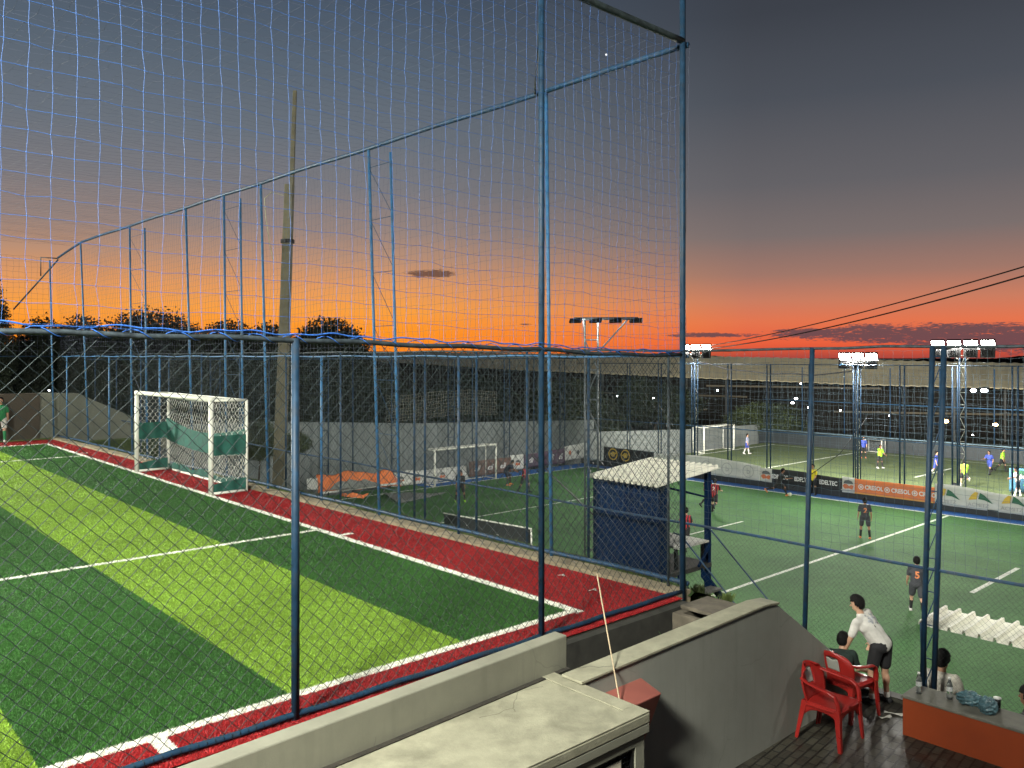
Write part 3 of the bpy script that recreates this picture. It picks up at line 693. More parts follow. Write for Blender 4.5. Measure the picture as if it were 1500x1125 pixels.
def near_net(i, j):
    v = -1.45+i*SQ*1.005; z0 = nz_rail(v)+.03; z = z0+(7.42-z0)*j/26
    g = .03*math.sin(v*1.1+z*.6)+.012*math.sin(v*2.7-z*1.7)
    return P(UN+g, v+.008*math.sin(z*2.3+v), z-.012*math.sin(v*2.0+z*.8)-.005*math.sin(v*6.1))
net('ball_net', near_net, 67, 26, .0018, NETB, NF, knots=.0062, jit=.005, sides=4)
# ---------- fence behind the goal
EF = empty('goal_end_fence', (0, 0, 0), 0, 'long fence behind the white goal, blue posts with chain link and tall ball net', 'fence')
e0, e1 = P(6.6, vA(6.6)), P(35.4, vA(35.4)); ED = e1-e0; EL = ED.length
def ept(px, z=0., dv=0.):
    p = e0+ED*col(px, e0, e1); p.z = z; return p + (P(0, dv)-P(0, 0))
def etop(p): return np.interp((Vector((p.x, p.y, 0))-e0).length, [0, 11, 20, 26, EL], [7.41, 7.40, 7.38, 7.36, 7.02])
for pt_, pb in ((800, 808), (540, 556), (382, 393), (328, 332), (272, 283), (190, 194), (118, 130), (73, 79)):
    top = ept(pt_); top.z = float(etop(top)); bot = ept(pb, -.1)
    part('post', [bot, top], .030, BLUEL, EF)
for pa, pb in ((572, 586), (352, 357), (212, 216)):        # second legs of the trusses
    a, b = ept(pa, 0, .0), ept(pb, -.15, .0); a.z = float(etop(a))-.22; part('truss_post', [b, a], .027, BLUEL, EF)
for pa, pb in (((540, 556), (572, 586)), ((328, 332), (352, 357)), ((190, 194), (212, 216))):
    mb = MB(); zs = np.linspace(.6, 7.0, 7)
    fa = lambda z, q: ept(q[1]+(q[0]-q[1])*z/7.2, z)
    for i, z in enumerate(zs):
        mb.tube([fa(z, pa), fa(z, pb)], .007, 5)
        if i: mb.tube([fa(z, pa), fa(zs[i-1]+.05, pb)], .006, 5)
    mb.build('truss_lacing', BLUE, EF)
for px in (672, 471, 431, 234, 160, 98): part('short_post', [ept(px, -.1), ept(px, 3.22)], .027, BLUEL if px < 500 else BLUE, EF)
part('short_post', [P(6.9, 9.16, -.2), P(6.9, 9.16, 3.2)], .018, PIPED, EF)
rows = np.linspace(0, 1, 60)
part('top_rail', [(lambda p: Vector((p.x, p.y, float(etop(p))+.01*math.sin(t*40))))(e0+ED*t) for t in rows], .040, BLUE, EF)
part('mid_rail', [e0+ED*t+Vector((0, 0, 3.20+.012*math.sin(t*70))) for t in rows], .017, BLUEL, EF, 8)
part('bottom_rail', [e0+ED*t+Vector((0, 0, .13+.01*math.sin(t*50))) for t in rows], .032, BLUE, EF)
chain('wire_mesh', e0, e1, .13, 3.2, .125, .0023, WIRE, EF, wav=.02)
def end_net(i, j):
    t = min(1, i*SQ*1.02/EL); p = e0+ED*t; zt = float(etop(p)); z = 3.2+(zt-3.2)*j/26
    g = .06*math.sin(t*EL*.8+z)+.03*math.sin(t*EL*2.1-z*2)
    q = p+(P(0, g)-P(0, 0)); q.z = z-.02*math.sin(t*EL*1.25); return q
net('ball_net', end_net, int(EL/SQ/1.02), 26, .0022, NETD, EF, jit=.006)
part('corner_brace', [e1+Vector((0, 0, 6.95)), e1+(P(2.6, -1.0)-P(0, 0))+Vector((0, 0, 5.1))], .03, PIPED, EF)
part('corner_bracket', [e1+Vector((0, 0, 7.0)), e1+(P(.2, -.55)-P(0, 0))+Vector((0, 0, 7.02)), e1+(P(.2, -.55)-P(0, 0))+Vector((0, 0, 6.3))], .025, PIPED, EF)
# net roof over the pitch with its corner brace
RN = empty('roof_net', (0, 0, 7.35), 0, 'overhead ball net stretched flat above the upper pitch', 'net')
def roofn(i, j):
    u = UN+i*SQ*1.6; v = vA(u)-j*SQ*1.6; return P(u, v, .05-.16*math.sin(min(1, i/110)*math.pi)*math.sin(min(1, j/60)*math.pi)+.02*math.sin(i*.9+j*.5))
net('cords', roofn, 112, 62, .0018, NETD, RN, jit=.012)
br_ = MB().tube([P(UN, 6.47, 7.43), P(9.45, 9.06, 7.40)], .018, 8).build('corner_tie', mat('worn_pipe', None), None, True); tag(br_, 'thin dark diagonal pipe tying the top rails at the corner', 'pipe')
# far touchline fence of the upper pitch
FF = empty('far_side_fence', (0, 0, 0), 0, 'fence and net at the far left end of the upper pitch', 'fence')
f1 = P(35.45, vA(35.4)-.1); f0 = P(35.45, -14)
for v in (-14, -9, -4.5, -1, 1.2): part('post', [P(35.45, v, -.1), P(35.45, v, 5.0)], .03, BLUE, FF)
part('mid_rail', [f0+Vector((0, 0, 3.2)), f1+Vector((0, 0, 3.2))], .018, BLUE, FF)
chain('wire_mesh', f0, f1, .1, 3.2, .15, .0024, WIRE, FF)
def farn(i, j): v = -14+i*.2; return P(35.45, min(v, 8.1), 3.2+j*.2)
net('ball_net', farn, 110, 19, .003, NETD, FF)

# ---------- fence on the near side of the lower pitch
BF = empty('touchline_fence', (0, 0, 0), 0, 'blue post fence with net beside the patio and lower pitch', 'fence')
b0_, b1_ = P(-6, VB), P(41.9, VB)
def bpt(px, z=0.): p = b0_+(b1_-b0_)*col(px, b0_, b1_); p.z = z; return p
def bgr(u): return -1.35 if u < 6.3 else -.52
for pt_, pb in ((1190, 1177), (1366, 1350), (1383, 1367)):
    a, b = bpt(pt_, 3.33), bpt(pb, -1.4); part('post', [b, a], .034, NAVY, BF)
part('post', [bpt(1356, -1.4)+Vector((.02, .05, 0)), bpt(1352, -.25)+Vector((.02, .05, 0))], .034, BLUE, BF)
for px in (862, 772, 698, 622.5, 607, 499): part('post', [bpt(px, -.75), bpt(px, 3.30)], .026, BLUE, BF)
for u in (21.8, 24.9, 28, 31.1, 34.2, 37.3, 40.4): part('post', [P(u, VB, -.9), P(u, VB, 3.28)], .026, BLUE, BF)
mb = MB()
for i, z in enumerate(np.linspace(-1.1, 3.2, 11)):
    a, b = bpt(1350+16*(z+1.4)/4.7, z), bpt(1367+16*(z+1.4)/4.7, z); mb.tube([a, b], .008, 5)
    if i: mb.tube([b, bpt(1350+16*(z-.43+1.4)/4.7, z-.43)], .007, 5)
mb.build('truss_lacing', BLUE, BF)
ub = np.linspace(-6, 41.9, 90)
part('top_rail', [P(u, VB, 3.30+.012*math.sin(u*1.4)+(.03 if u < 5 else 0)) for u in ub], .020, PIPED, BF)
part('mid_rail', [P(u, VB, .49+.01*math.sin(u*1.1)) for u in ub], .021, BLUE, BF)
chain('wire_mesh', P(-3.5, VB), P(7.5, VB), -1.28, .49, .075, .0011, WIRE, BF, wav=.01)
chain('wire_mesh', P(7.5, VB), P(34, VB), -.55, .49, .11, .0019, WIRE, BF, wav=.01)
NETG = mat('grey_blue_cord', (.075, .11, .135), .7, var=.2)
def bnet(i, j):
    u = -3.5+i*.125; return P(u, VB+.02*math.sin(u*1.3+j*.2), .49+(3.29-.49)*j/23-.015*math.sin(u*2.2+j))
net('ball_net', bnet, 300, 23, .0017, NETG, BF, jit=.006)
# ---------- fence between the lower and the far pitch, and the one behind the lower goal
CF = empty('divider_fence', (0, 0, 0), 0, 'tall blue net fence between the lower pitch and the far pitch', 'fence')
VC = 44.35
for u in (10.2, 12.8, 15.5, 18.1, 20.6, 23.2, 25.9, 28.6, 31.3, 34.0, 36.7, 39.4):
    for d in (0, .24): part('post', [P(u+d, VC, BZ-.2), P(u+d, VC, 2.75)], .042, BLUE, CF, 6)
part('top_rail', [P(-10, VC, 2.75), P(41.8, VC, 2.70)], .03, BLUE, CF, 6)
part('mid_rail', [P(-10, VC, -1.3), P(41.8, VC, -1.3)], .028, BLUEL, CF, 6)
def cnet(i, j): u = -6+i*.32; return P(u, VC+.04*math.sin(u*.8+j), BZ+.3+j*.34-.05*math.sin(u*1.2))
net('ball_net', cnet, 148, 21, .006, NETG, CF, jit=.02)
DF = empty('end_fence', (0, 0, 0), 0, 'blue post fence standing behind the goal of the lower pitch', 'fence')
UD = 41.6
for i, v in enumerate((13.6, 16.8, 20, 23.1, 25.2, 27.9, 29.6, 32.2, 34.2, 37.0, 39.8, 42.4)):
    for d in ((0, .5) if i % 2 else (0,)): part('post', [P(UD, v+d, BZ-.2), P(UD, v+d, 3.05)], .04, BLUE, DF, 6)
mb = MB()
for v in (16.8, 23.1, 27.9, 32.2, 37.0, 42.4):
    for i, z in enumerate(np.arange(-4, 3, 1.0)):
        mb.tube([P(UD, v, z), P(UD, v+.5, z)], .02, 4); mb.tube([P(UD, v, z), P(UD, v+.5, z+1)], .016, 4)
mb.build('truss_lacing', BLUE, DF)
part('top_rail', [P(UD, 11, 3.05), P(UD, 44.3, 3.05)], .035, BLUE, DF, 6)
def dnet(i, j): v = 12+i*.42; return P(UD, v, BZ+.3+j*.42-.06*math.sin(v*1.1))
net('ball_net', dnet, 76, 17, .006, NETG, DF, jit=.03)
def rollnet(i, j): v = 28.2+i*.2; return P(42.6, v, -.75+j*.2-.1*math.sin(v*.7))
tag(net('ball_net', rollnet, 45, 8, .011, mat('pale_net', (.34, .33, .27), .8), None, jit=.03), 'loose pale ball net hanging above the concrete wall', 'net')
# far fence of the far pitch
GF = empty('back_fence', (0, 0, 0), 0, 'thin far fence with light rail above the dark board wall', 'fence')
for u in np.arange(-10, 42, 4.0): part('post', [P(u, 70.6, CZ), P(u, 70.6, 2.2)], .05, BLUE, GF, 5)
part('mid_rail', [P(-14, 70.3, CZ+1.25), P(42, 70.3, CZ+1.25)], .05, mat('pale_rail', (.20, .30, .36), .5), GF, 5)
part('top_rail', [P(-14, 70.6, -.9), P(42, 70.6, -.9)], .04, BLUEL, GF, 5)
def gnet(i, j): u = -10+i*.5; return P(u, 70.6, CZ+1.3+j*.5)
net('ball_net', gnet, 104, 11, .012, NETG, GF, jit=.03)

# ---------- goals
WPOST = mat('white_paint', (.74, .74, .66), .45, var=.05, scale=6, dirt=(.45, .43, .34), dscale=3, dirt_amt=.35)
WCORD = mat('white_cord', (.70, .70, .64), .8)
GTARP = mat('green_shade_cloth', (.012, .085, .065), .8, var=.25, scale=5)
def hexnet(name, fn, ns, nz, r, m, parent):
    """fn(s,t) over a panel; draws a hexagonal knotless net as zigzag cords"""
    lines = []
    for i in range(ns+1):
        for sg in (0,):
            pts = []
            for j in range(nz*2+1):
                sh_ = (.30 if ((j//2 + i) % 2 == 0) else -.30)
                pts.append(fn(min(1, max(0, (i+sh_*1.6)/ns)), j/(nz*2)))
            lines.append(np.array(pts)+rng.normal(0, .004, (len(pts), 3)))
    v, q = np_tubes(lines, r, 3); return link(name, np_mesh(name, v, quads=q), m, parent)
def goal(name, p_left, p_right, zg, h, dep, out, label, r=.055, rb=.032, big=True):
    """p_left/p_right ground points of the front posts, out = ground vector to the back"""
    L, Rr = Vector(p_left), Vector(p_right); L.z = Rr.z = zg; o3 = Vector((out[0], out[1], 0)).normalized()*dep
    g = empty(name, (L+Rr)/2, 0, label, 'football goal'); off = -(L+Rr)/2
    up_ = Vector((0, 0, h)); l, r_ = L+off, Rr+off
    part('post', [l, l+up_], r, WPOST, g, 12); part('post', [r_, r_+up_], r, WPOST, g, 12)
    x = (r_-l).normalized()*r*.99
    part('crossbar', [l+up_-x, r_+up_+x], r, WPOST, g, 12)
    for q in (l, r_):
        part('back_post', [q+o3, q+o3+up_*.985], rb, WPOST, g); part('top_bar', [q+up_*.99, q+o3+up_*.985], rb, WPOST, g); part('base_bar', [q+Vector((0, 0, .03)), q+o3+Vector((0, 0, .03))], rb, WPOST, g)
    part('back_bar', [l+o3+Vector((0, 0, .03)), r_+o3+Vector((0, 0, .03))], rb, WPOST, g)
    part('back_top_bar', [l+o3+up_*.985, r_+o3+up_*.985], rb*.6, WPOST, g)
    sagb = lambda s: -.18*math.sin(s*math.pi)
    if big:
        bk = lambda s, t: (l+(r_-l)*s+o3*(.98-.05*math.sin(t*math.pi))+Vector((0, 0, h*.98*t)))
        segs = lambda f0, f1: (lambda s, t: bk(s, f0(s)+(f1(s)-f0(s))*t))
        lo = lambda s: .40-.07*math.sin(s*math.pi); hi_ = lambda s: .69-.12*math.sin(s*math.pi)
        hexnet('net', segs(lambda s: .10, lo), 62, 9, .0048, WCORD, g)
        hexnet('net', segs(hi_, lambda s: .99), 62, 9, .0048, WCORD, g)
        MB().grid(lambda s, t: bk(s, lo(s)+(hi_(s)-lo(s))*t)+o3.normalized()*.012*math.sin(s*60+t*5), 80, 8).build('shade_cloth', GTARP, g, True)
        MB().grid(lambda s, t: bk(s, .03+(.05+.05*math.sin(s*9)*math.sin(s*9))*t)+o3.normalized()*.02*math.sin(s*50), 80, 3).build('shade_cloth', GTARP, g, True)
        for q in (l, r_):
            sd = lambda s, t, q=q: q+o3*(.03+.94*s)+Vector((0, 0, h*.98*t))
            for f0, f1, nn in ((.14, .42, 7), (.63, .98, 8)):
                hexnet('side_net', lambda s, t, f0=f0, f1=f1, sd=sd: sd(s, f0+(f1-f0)*t)+(r_-l).normalized()*.03*math.sin(s*5+t*4), 11, nn, .0048, WCORD, g)
            MB().grid(lambda s, t, sd=sd: sd(s, .42+.21*t)+(r_-l).normalized()*.02*math.sin(s*14), 24, 6).build('shade_cloth', GTARP, g, True)
            MB().grid(lambda s, t, sd=sd: sd(s, .03+.08*t+.05*s*t)+(r_-l).normalized()*.02*math.sin(s*14), 24, 3).build('shade_cloth', GTARP, g, True)
        hexnet('roof_net', lambda s, t: l+(r_-l)*s+o3*(.04+.94*t)+up_*.985+Vector((0, 0, -.10*math.sin(s*math.pi)*math.sin(t*math.pi))), 62, 4, .0048, WCORD, g)
    else:
        def nb(i, j): return l+(r_-l)*(i/30)+o3*.97+Vector((0, 0, h*.97*j/13))
        net('net', nb, 30, 13, .006, mat('thin_cord', (.20, .22, .22), .8), g, jit=.02)
        for q in (l, r_): net('side_net', lambda i, j, q=q: q+o3*(i/6)+Vector((0, 0, h*.97*j/13)), 6, 13, .006, mat('thin_cord', None), g, jit=.015)
    return g
vdir = P(0, 1)-P(0, 0); udir = P(1, 0)-P(0, 0)
goal('goal', P(23.75, 7.53), P(18.62, 7.53), 0, 2.2, .86, vdir, 'white goal with hexagonal net and green shade cloth on the near striped pitch')
goal('goal', P(39.35, 29.45), P(39.35, 34.3), BZ, 2.2, 1.0, udir, 'plain white goal of the lower pitch before the concrete wall', .06, .03, False)
goal('goal', P(40.3, 58.4), P(40.3, 62.9), CZ, 2.2, 1.1, udir, 'distant white goal at the end of the far pitch', .065, .035, False)
goal('goal', P(31.6, 69.4), P(30.2, 69.4), CZ, 1.15, .7, vdir, 'small white practice goal against the far dark board', .05, .03, False)

# ---------- writing and banners
def text(s, size, m, parent, mtx, width=None, extr=0.0, bold=.0, align='CENTER', name='lettering', xs=1.0, shear=0):
    cu = bpy.data.curves.new('t', 'FONT'); cu.body = s; cu.size = size; cu.align_x = align; cu.align_y = 'CENTER'; cu.offset = bold; cu.extrude = extr; cu.shear = shear; cu.resolution_u = 3
    ob = bpy.data.objects.new('t', cu); me = bpy.data.meshes.new_from_object(ob); bpy.data.objects.remove(ob); bpy.data.curves.remove(cu)
    if width: xv = [v.co.x for v in me.vertices]; xs = width/(max(xv)-min(xv))
    me.transform(mtx @ Matrix.Diagonal((xs, 1, 1, 1))); return link(name, me, m, parent)
def wmat(n, c, **kw): return mat(n, c, .7, var=.06, scale=1.2, dirt=[x*.6 for x in c], dscale=1.1, dirt_amt=.35, **kw)
BW, BO, BK_, BP, BBR = wmat('banner_white', (.56, .57, .53)), wmat('banner_orange', (.72, .20, .065)), wmat('banner_black', (.018, .020, .022)), wmat('banner_purple', (.085, .055, .085)), wmat('banner_brown', (.13, .075, .06))
TXW, TXO, TXG, TXK, TXY, TXD = wmat('ink_white', (.72, .72, .70)), wmat('ink_orange', (.55, .16, .07)), wmat('ink_grey', (.33, .34, .34)), wmat('ink_dark', (.10, .11, .11)), wmat('ink_yellow', (.62, .42, .06)), wmat('ink_green', (.03, .13, .07))
def banner(name, a, b, z0, z1, m, label, lean=.0, wave=.025, topfn=None, botfn=None, nrm=None, group='advertising banners'):
    """cloth strip from ground point a to b; returns (object, frame matrix with origin at the left middle)"""
    a, b = Vector(a), Vector(b); L = (b-a).length; d = (b-a)/L
    n = Vector((d.y, -d.x, 0))                       # side that faces the viewer
    if n.dot(-a) < 0: n = -n
    o = empty(name, (a.x, a.y, z0), 0, label, 'banner', group); ph = random.uniform(0, 6)
    def f(s, t):
        zt = z1-z0+(topfn(s) if topfn else 0); zb = (botfn(s) if botfn else 0)
        q = wave*math.sin(s*L*2.1+ph)+wave*.6*math.sin(s*L*5.3+ph*2+t*2)+lean*t
        return d*(s*L)+n*q+Vector((0, 0, zb+(zt-zb)*t))
    MB().grid(f, max(24, int(L*6)), 6).build('cloth', m, o, True, solid=.012)
    M = Matrix((d, Vector((0, 0, 1)), n)).transposed().to_4x4()
    # x along the strip as read by the viewer
    flip = (P(0, 0)-P(0, 0)); right = Vector((-n.y, n.x, 0))
    if right.dot(d) < 0: M = Matrix((-d, Vector((0, 0, 1)), n)).transposed().to_4x4()
    return o, (lambda x, z, M=M, d=d, n=n: Matrix.Translation(d*x+n*(.055+wave*.9)+Vector((0, 0, z))) @ M), L
v0b, v1b = P(0, 43.98), P(41, 43.98)
def fpt(px): p = v0b+(v1b-v0b)*col(px, v0b, v1b); p.z = 0; return p
def ring(r0, r1, n=28):
    return [(math.cos(2*math.pi*i/n), math.sin(2*math.pi*i/n)) for i in range(n)]
def disc(name, m, parent, mtx, r0, r1, n=28):
    mb = MB(); vs = [];
    for x, y in ring(0, 0, n): vs += [(x*r0, y*r0, 0), (x*r1, y*r1, 0)]
    mb.add(vs, [(2*i, 2*i+1, (2*i+3) % (2*n), (2*i+2) % (2*n)) for i in range(n)]); me = mb.mesh(name); me.transform(mtx); return link(name, me, m, parent)
def patch(name, m, parent, mtx, poly):
    mb = MB(); mb.add([(x, y, 0) for x, y in poly], [tuple(range(len(poly)))]); me = mb.mesh(name); me.transform(mtx); return link(name, me, m, parent)
Z0, Z1 = BZ+.36, BZ+1.10
BLOB = [(-.9, -.3), (-.5, -.75), (.2, -.6), (.75, -.8), (.95, -.1), (.5, .0), (.2, -.25), (-.2, .05), (-.6, .05)]
def fruit(o, at_, x, z, sc):
    patch('emblem', TXO, o, at_(x, z-.02) , [(q[0]*sc, q[1]*sc) for q in BLOB])
    patch('emblem', TXK, o, at_(x, z-.02), [(-.75*sc, .12*sc), (.9*sc, .12*sc), (.7*sc, .55*sc), (.1*sc, .75*sc), (-.55*sc, .6*sc)])
# black strip with gold rings
o, A, L = banner('banner', fpt(884), fpt(958), Z0+.02, Z1+.28, BK_, 'black banner with two gold ring emblems left of the blue dugout roof')
for q in (899, 917):
    x = (fpt(q)-fpt(884)).length; disc('emblem', TXY, o, A(x, .55), .33, .41); disc('emblem', TXY, o, A(x, .55), .0, .20, 7); patch('emblem', TXY, o, A(x, .55), [(-.28, -.05), (.28, .05), (.28, .13), (-.28, .03)])
# white strip with thin rings
o, A, L = banner('banner', fpt(962), fpt(1114), Z0-.02, Z1+.20, BW, 'long white banner printed with thin ring emblems and faint letters', topfn=lambda s: .16*math.sin(s*3.0)-.22*max(0, s-.55), wave=.03)
for q in (1000, 1036, 1066, 1097):
    x = (fpt(q)-fpt(962)).length; disc('emblem', TXG, o, A(x, .50), .34, .375); text('b', .5, TXG, o, A(x, .50)); text('in', .34, mat('ink_faint', (.42, .43, .42), .7), o, A(x+.85, .46))
o, A, L = banner('banner', fpt(1114), fpt(1131), Z0-.03, Z1+.04, BW, 'small white panel with orange emblem left of the black banner')
fruit(o, A, L*.5, .45, .34)
o, A, L = banner('banner', fpt(1131), fpt(1234), Z0-.05, Z1+.02, BK_, 'black banner reading EDELTEC three times', topfn=lambda s: .06*math.sin(s*5), wave=.02)
for q in (1143, 1177, 1214): text('EDELTEC', .33, TXW, o, A((fpt(q)-fpt(1131)).length, .40), 1.05, bold=.012)
o, A, L = banner('banner', fpt(1234), fpt(1252), Z0-.06, Z1+.06, BW, 'small white panel with orange emblem between the black and orange banners')
fruit(o, A, L*.5, .48, .34); patch('lettering', TXG, o, A(L*.5, .14), [(-.4, -.03), (.4, -.03), (.4, .03), (-.4, .03)])
o, A, L = banner('banner', fpt(1252), fpt(1369), Z0-.05, Z1+.02, BO, 'orange banner reading CRESOL three times', wave=.02)
for q in (1276, 1315, 1356):
    x = (fpt(q)-fpt(1252)).length; text('CRESOL', .31, TXW, o, A(x+.18, .40), .98, bold=.010)
    disc('emblem', TXW, o, A(x-.52, .40), .10, .145); disc('emblem', TXW, o, A(x-.52, .40), .0, .06)
patch('trim', wmat('trim_yellow', (.66, .33, .08)), o, A(L/2, .05), [(-L/2+.02, -.04), (L/2-.02, -.04), (L/2-.02, .03), (-L/2+.02, .03)])
o, A, L = banner('banner', fpt(1369), fpt(1560), Z0-.08, Z1+.14, BW, 'white banner with yellow and green peak emblems at the right edge', topfn=lambda s: .10*math.sin(s*6+.8), wave=.03)
for q in (1386, 1433, 1482, 1532):
    x = (fpt(q)-fpt(1369)).length
    patch('emblem', TXY, o, A(x, .62), [(-.42, -.18), (-.05, -.12), (.02, .22), (-.12, .24), (-.28, .08)]); patch('emblem', TXD, o, A(x, .62), [(.02, -.10), (.10, .22), (.30, .12), (.68, -.26), (.30, -.12)])
    text('ACMITZ', .25, TXG, o, A(x+.03, .22), .95)
mb = MB(); mb.uvbox(-14, 41, 44.0, 44.2, BZ, BZ+.34); one('kerb', mb, DARKW, 'dark kerb under the row of advertising banners', 'kerb')
# banners behind the lower goal
e_ = lambda v: P(40.75, v)
o, A, L = banner('banner', e_(27.3), e_(29.8), BZ+.05, BZ+.86, BW, 'white banner with orange emblems left of the lower goal', lean=-.2, topfn=lambda s: -.05*math.sin(s*9), wave=.05)
for x in (.6, 1.8): fruit(o, A, x, .42, .26)
o, A, L = banner('banner', e_(29.8), e_(33.2), BZ+.02, BZ+.80, BW, 'creased white banner seen through the lower goal', lean=-.2, wave=.06)
for x in (1.2, 2.6): fruit(o, A, x, .42, .24)
o, A, L = banner('banner', e_(33.2), e_(36.8), BZ+.05, BZ+1.05, BBR, 'brown banner with pale script behind the right post of the lower goal', wave=.06)
for x in (.6, 1.7, 2.8): text('eli', .5, TXW, o, A(x, .5), shear=.4, bold=.01)
o, A, L = banner('banner', e_(36.8), e_(38.0), BZ+.15, BZ+1.15, BW, 'small white panel left of the purple banner')
fruit(o, A, .6, .5, .25)
o, A, L = banner('banner', e_(38.0), e_(42.0), BZ+.2, BZ+1.10, BP, 'dark purple banner with white script behind the lower pitch', topfn=lambda s: .15*s)
for x in (.6, 1.6, 2.6, 3.5): text('di', .55, TXW, o, A(x, .5), shear=.4, bold=.012)
o, A, L = banner('banner', e_(42.0), P(40.3, 44.0), BZ+.35, BZ+1.35, BW, 'white banner with dark and orange marks in the corner of the lower pitch', topfn=lambda s: .25*s, botfn=lambda s: .15*s, wave=.05)
for x, mm in ((.4, TXO), (1.1, TXK), (1.75, TXK)): patch('emblem', mm, o, A(x, .55), [(-.1, -.1), (.08, -.14), (.12, .1), (0, .2), (-.1, .08)])
# slumped orange banner and panels lying at the left end
def drape(name, c4, m, label, amp=.06, n=26, cat='banner'):
    a, b, c, d = [Vector(q) for q in c4]; o = empty(name, a, 0, label, cat, 'advertising banners')
    def f(s, t):
        p = (a*(1-s)+b*s)*(1-t)+(d*(1-s)+c*s)*t
        return p-a+Vector((0, .25*amp*math.sin(s*17+t*5), amp*math.sin(s*11+t*3)*(.3+t)+amp*.5*math.sin(s*23-t*7)))
    MB().grid(f, n*2, 10).build('cloth', m, o, True, solid=.012); return o
o = drape('banner', (atd(466, 722, 42.5), atd(588, 711, 44.2), atd(573, 689, 44.8), atd(463, 695, 43.2)), BO, 'slumped orange banner with creases at the left end of the lower pitch', .07)
a_ = at(478, 719, BZ+.12)
o = drape('banner', (atd(470, 724, 42.2), atd(608, 706, 43.9), atd(606, 703, 44), atd(470, 721, 42.3)), BW, 'white edge strip of a fallen banner in front of the orange one', .01)
o = drape('banner', (atd(450, 717, 42.4), atd(466, 717, 42.4), atd(465, 701, 42.8), atd(449, 701, 42.8)), BW, 'small white panel left of the slumped orange banner', .02)
GRYP = mat('grey_panel', (.20, .215, .20), .8, var=.2)
o = drape('fallen_board', (atd(480, 719, 42.1), atd(565, 711, 43.4), atd(535, 703, 43.4), atd(498, 704, 42.6)), GRYP, 'grey board lying over the slumped orange banner', .04, cat='board')
o = drape('fallen_board', (at(585, 737, BZ+.05), at(620, 730, BZ+.05), at(655, 722, BZ+.08), at(560, 722, BZ+.08)), GRYP, 'grey boards lying flat beside the touchline of the lower pitch', .02, cat='board')
o = drape('fallen_board', (atd(500, 727, 41.8), atd(532, 730, 41.8), atd(540, 724, 42), atd(502, 722, 42)), BO, 'small orange offcut lying before the slumped banner', .03, cat='board')
# black advertising board seen from behind
ab = empty('advertising_board', at(650, 768, BZ+.35), 0, 'low black advertising board seen from behind on the near touchline', 'board')
p0_, p1_ = atd(651, 771, 34.0), atd(779, 797, 28.5); q0, q1 = atd(650, 752, 34.0), atd(778, 775, 28.5)
mb = MB(); mb.prism([p0_, p1_, q1, q0], (.02, .05, 0)); sub('panel', mb, BK_, ab)
mb = MB(); mb.tube([q0+Vector((0, 0, .01)), q1+Vector((0, 0, .01))], .03, 6); mb.tube([q1, p1_-Vector((0, 0, .4))], .03, 6); sub('frame', mb, WPOST, ab)
for f in (.0, .33, .66, .99): mb = MB(); mb.tube([p0_*(1-f)+p1_*f, (p0_*(1-f)+p1_*f)*1-Vector((0, 0, (p0_*(1-f)+p1_*f).z-BZ))], .025, 6); sub('support', mb, PIPED, ab)

# ---------- roofed dugout on the bank
def corrugated(fn, n, amp, mb, ns=4, sides=6):
    """fn(s,t) flat roof; waves along s"""
    mb.grid(lambda s, t: fn(s, t)+Vector((0, 0, amp*math.cos(2*math.pi*n*s))), n*sides, ns)
ROOFW = mat('white_sheet_metal', (.80, .79, .68), .5, .0, var=.06, scale=3, dirt=(.45, .41, .30), dscale=2.2, dirt_amt=.35)
DBLUE = mat('dugout_blue', (.0015, .013, .048), .7, var=.18, scale=2.5, spec=.1, dirt=(.002, .013, .035), dscale=2)
dg = empty('dugout', P(9.6, 12.1, -.6), 0, 'raised blue dugout with white corrugated roof behind the corner post', 'dugout')
ua, ubb = 8.60, 10.24; NW = 19
def ribbed(u0, u1, v0, v1, z0, z1, per, prof):
    mb = MB(); us2, zs2 = [], []; n = int(abs(u1-u0)/per); sg = 1 if u1 > u0 else -1
    for i in range(n):
        for q, h in prof: us2.append(u0+sg*(i+q)*per); zs2.append(h)
    us2.append(u0+sg*n*per); zs2.append(0); rows_ = [(0, 0), (.33, .004), (.66, -.004), (1, 0)]; m_ = len(us2)
    vs2 = [P(u, v0+(v1-v0)*t, z0+(z1-z0)*t+h+e*math.sin(u*3)) for t, e in rows_ for u, h in zip(us2, zs2)]
    mb.add(vs2, [(r*m_+i, r*m_+i+1, (r+1)*m_+i+1, (r+1)*m_+i) for r in range(3) for i in range(m_-1)]); return mb
sub('roof', ribbed(ubb, ua, 11.12, 13.02, .98, 1.14, .125, [(0, 0), (.16, .055), (.42, .055), (.58, 0)]), ROOFW, dg, solid=.005)
mb = MB(); mb.uvbox(8.76, 10.28, 11.36, 11.41, -.72, .94); sub('back_panel', mb, DBLUE, dg)
for u, v in ((8.74, 12.78), (10.2, 12.78), (8.72, 11.46), (10.22, 11.46)):
    mb = MB(); mb.uvbox(u-.045, u+.045, v-.045, v+.045, -3.0 if v > 12 else -1.2, .96+.085*(v-11.1)); sub('post', mb, DBLUE, dg)
mb = MB(); mb.uvbox(8.68, 10.28, 11.51, 12.82, -.66, -.58); sub('floor', mb, mat('dark_plank', (.03, .028, .024), .8, var=.3), dg)
mb = MB(); mb.uvbox(8.69, 10.3, 11.85, 12.75, -.20, -.165); sub('bench', mb, mat('pale_board', (.50, .50, .46), .7, var=.15, scale=8, dirt=(.2, .18, .14)), dg)
for u in (8.8, 10.2):
    for v in (11.9, 12.7): mb = MB(); mb.uvbox(u-.025, u+.025, v-.025, v+.025, -.58, -.201); sub('bench_leg', mb, BLK, dg)
mb = MB(); mb.tube([P(8.74, 11.44, .95), P(8.74, 12.74, .62)], .02, 6); sub('brace', mb, DBLUE, dg)
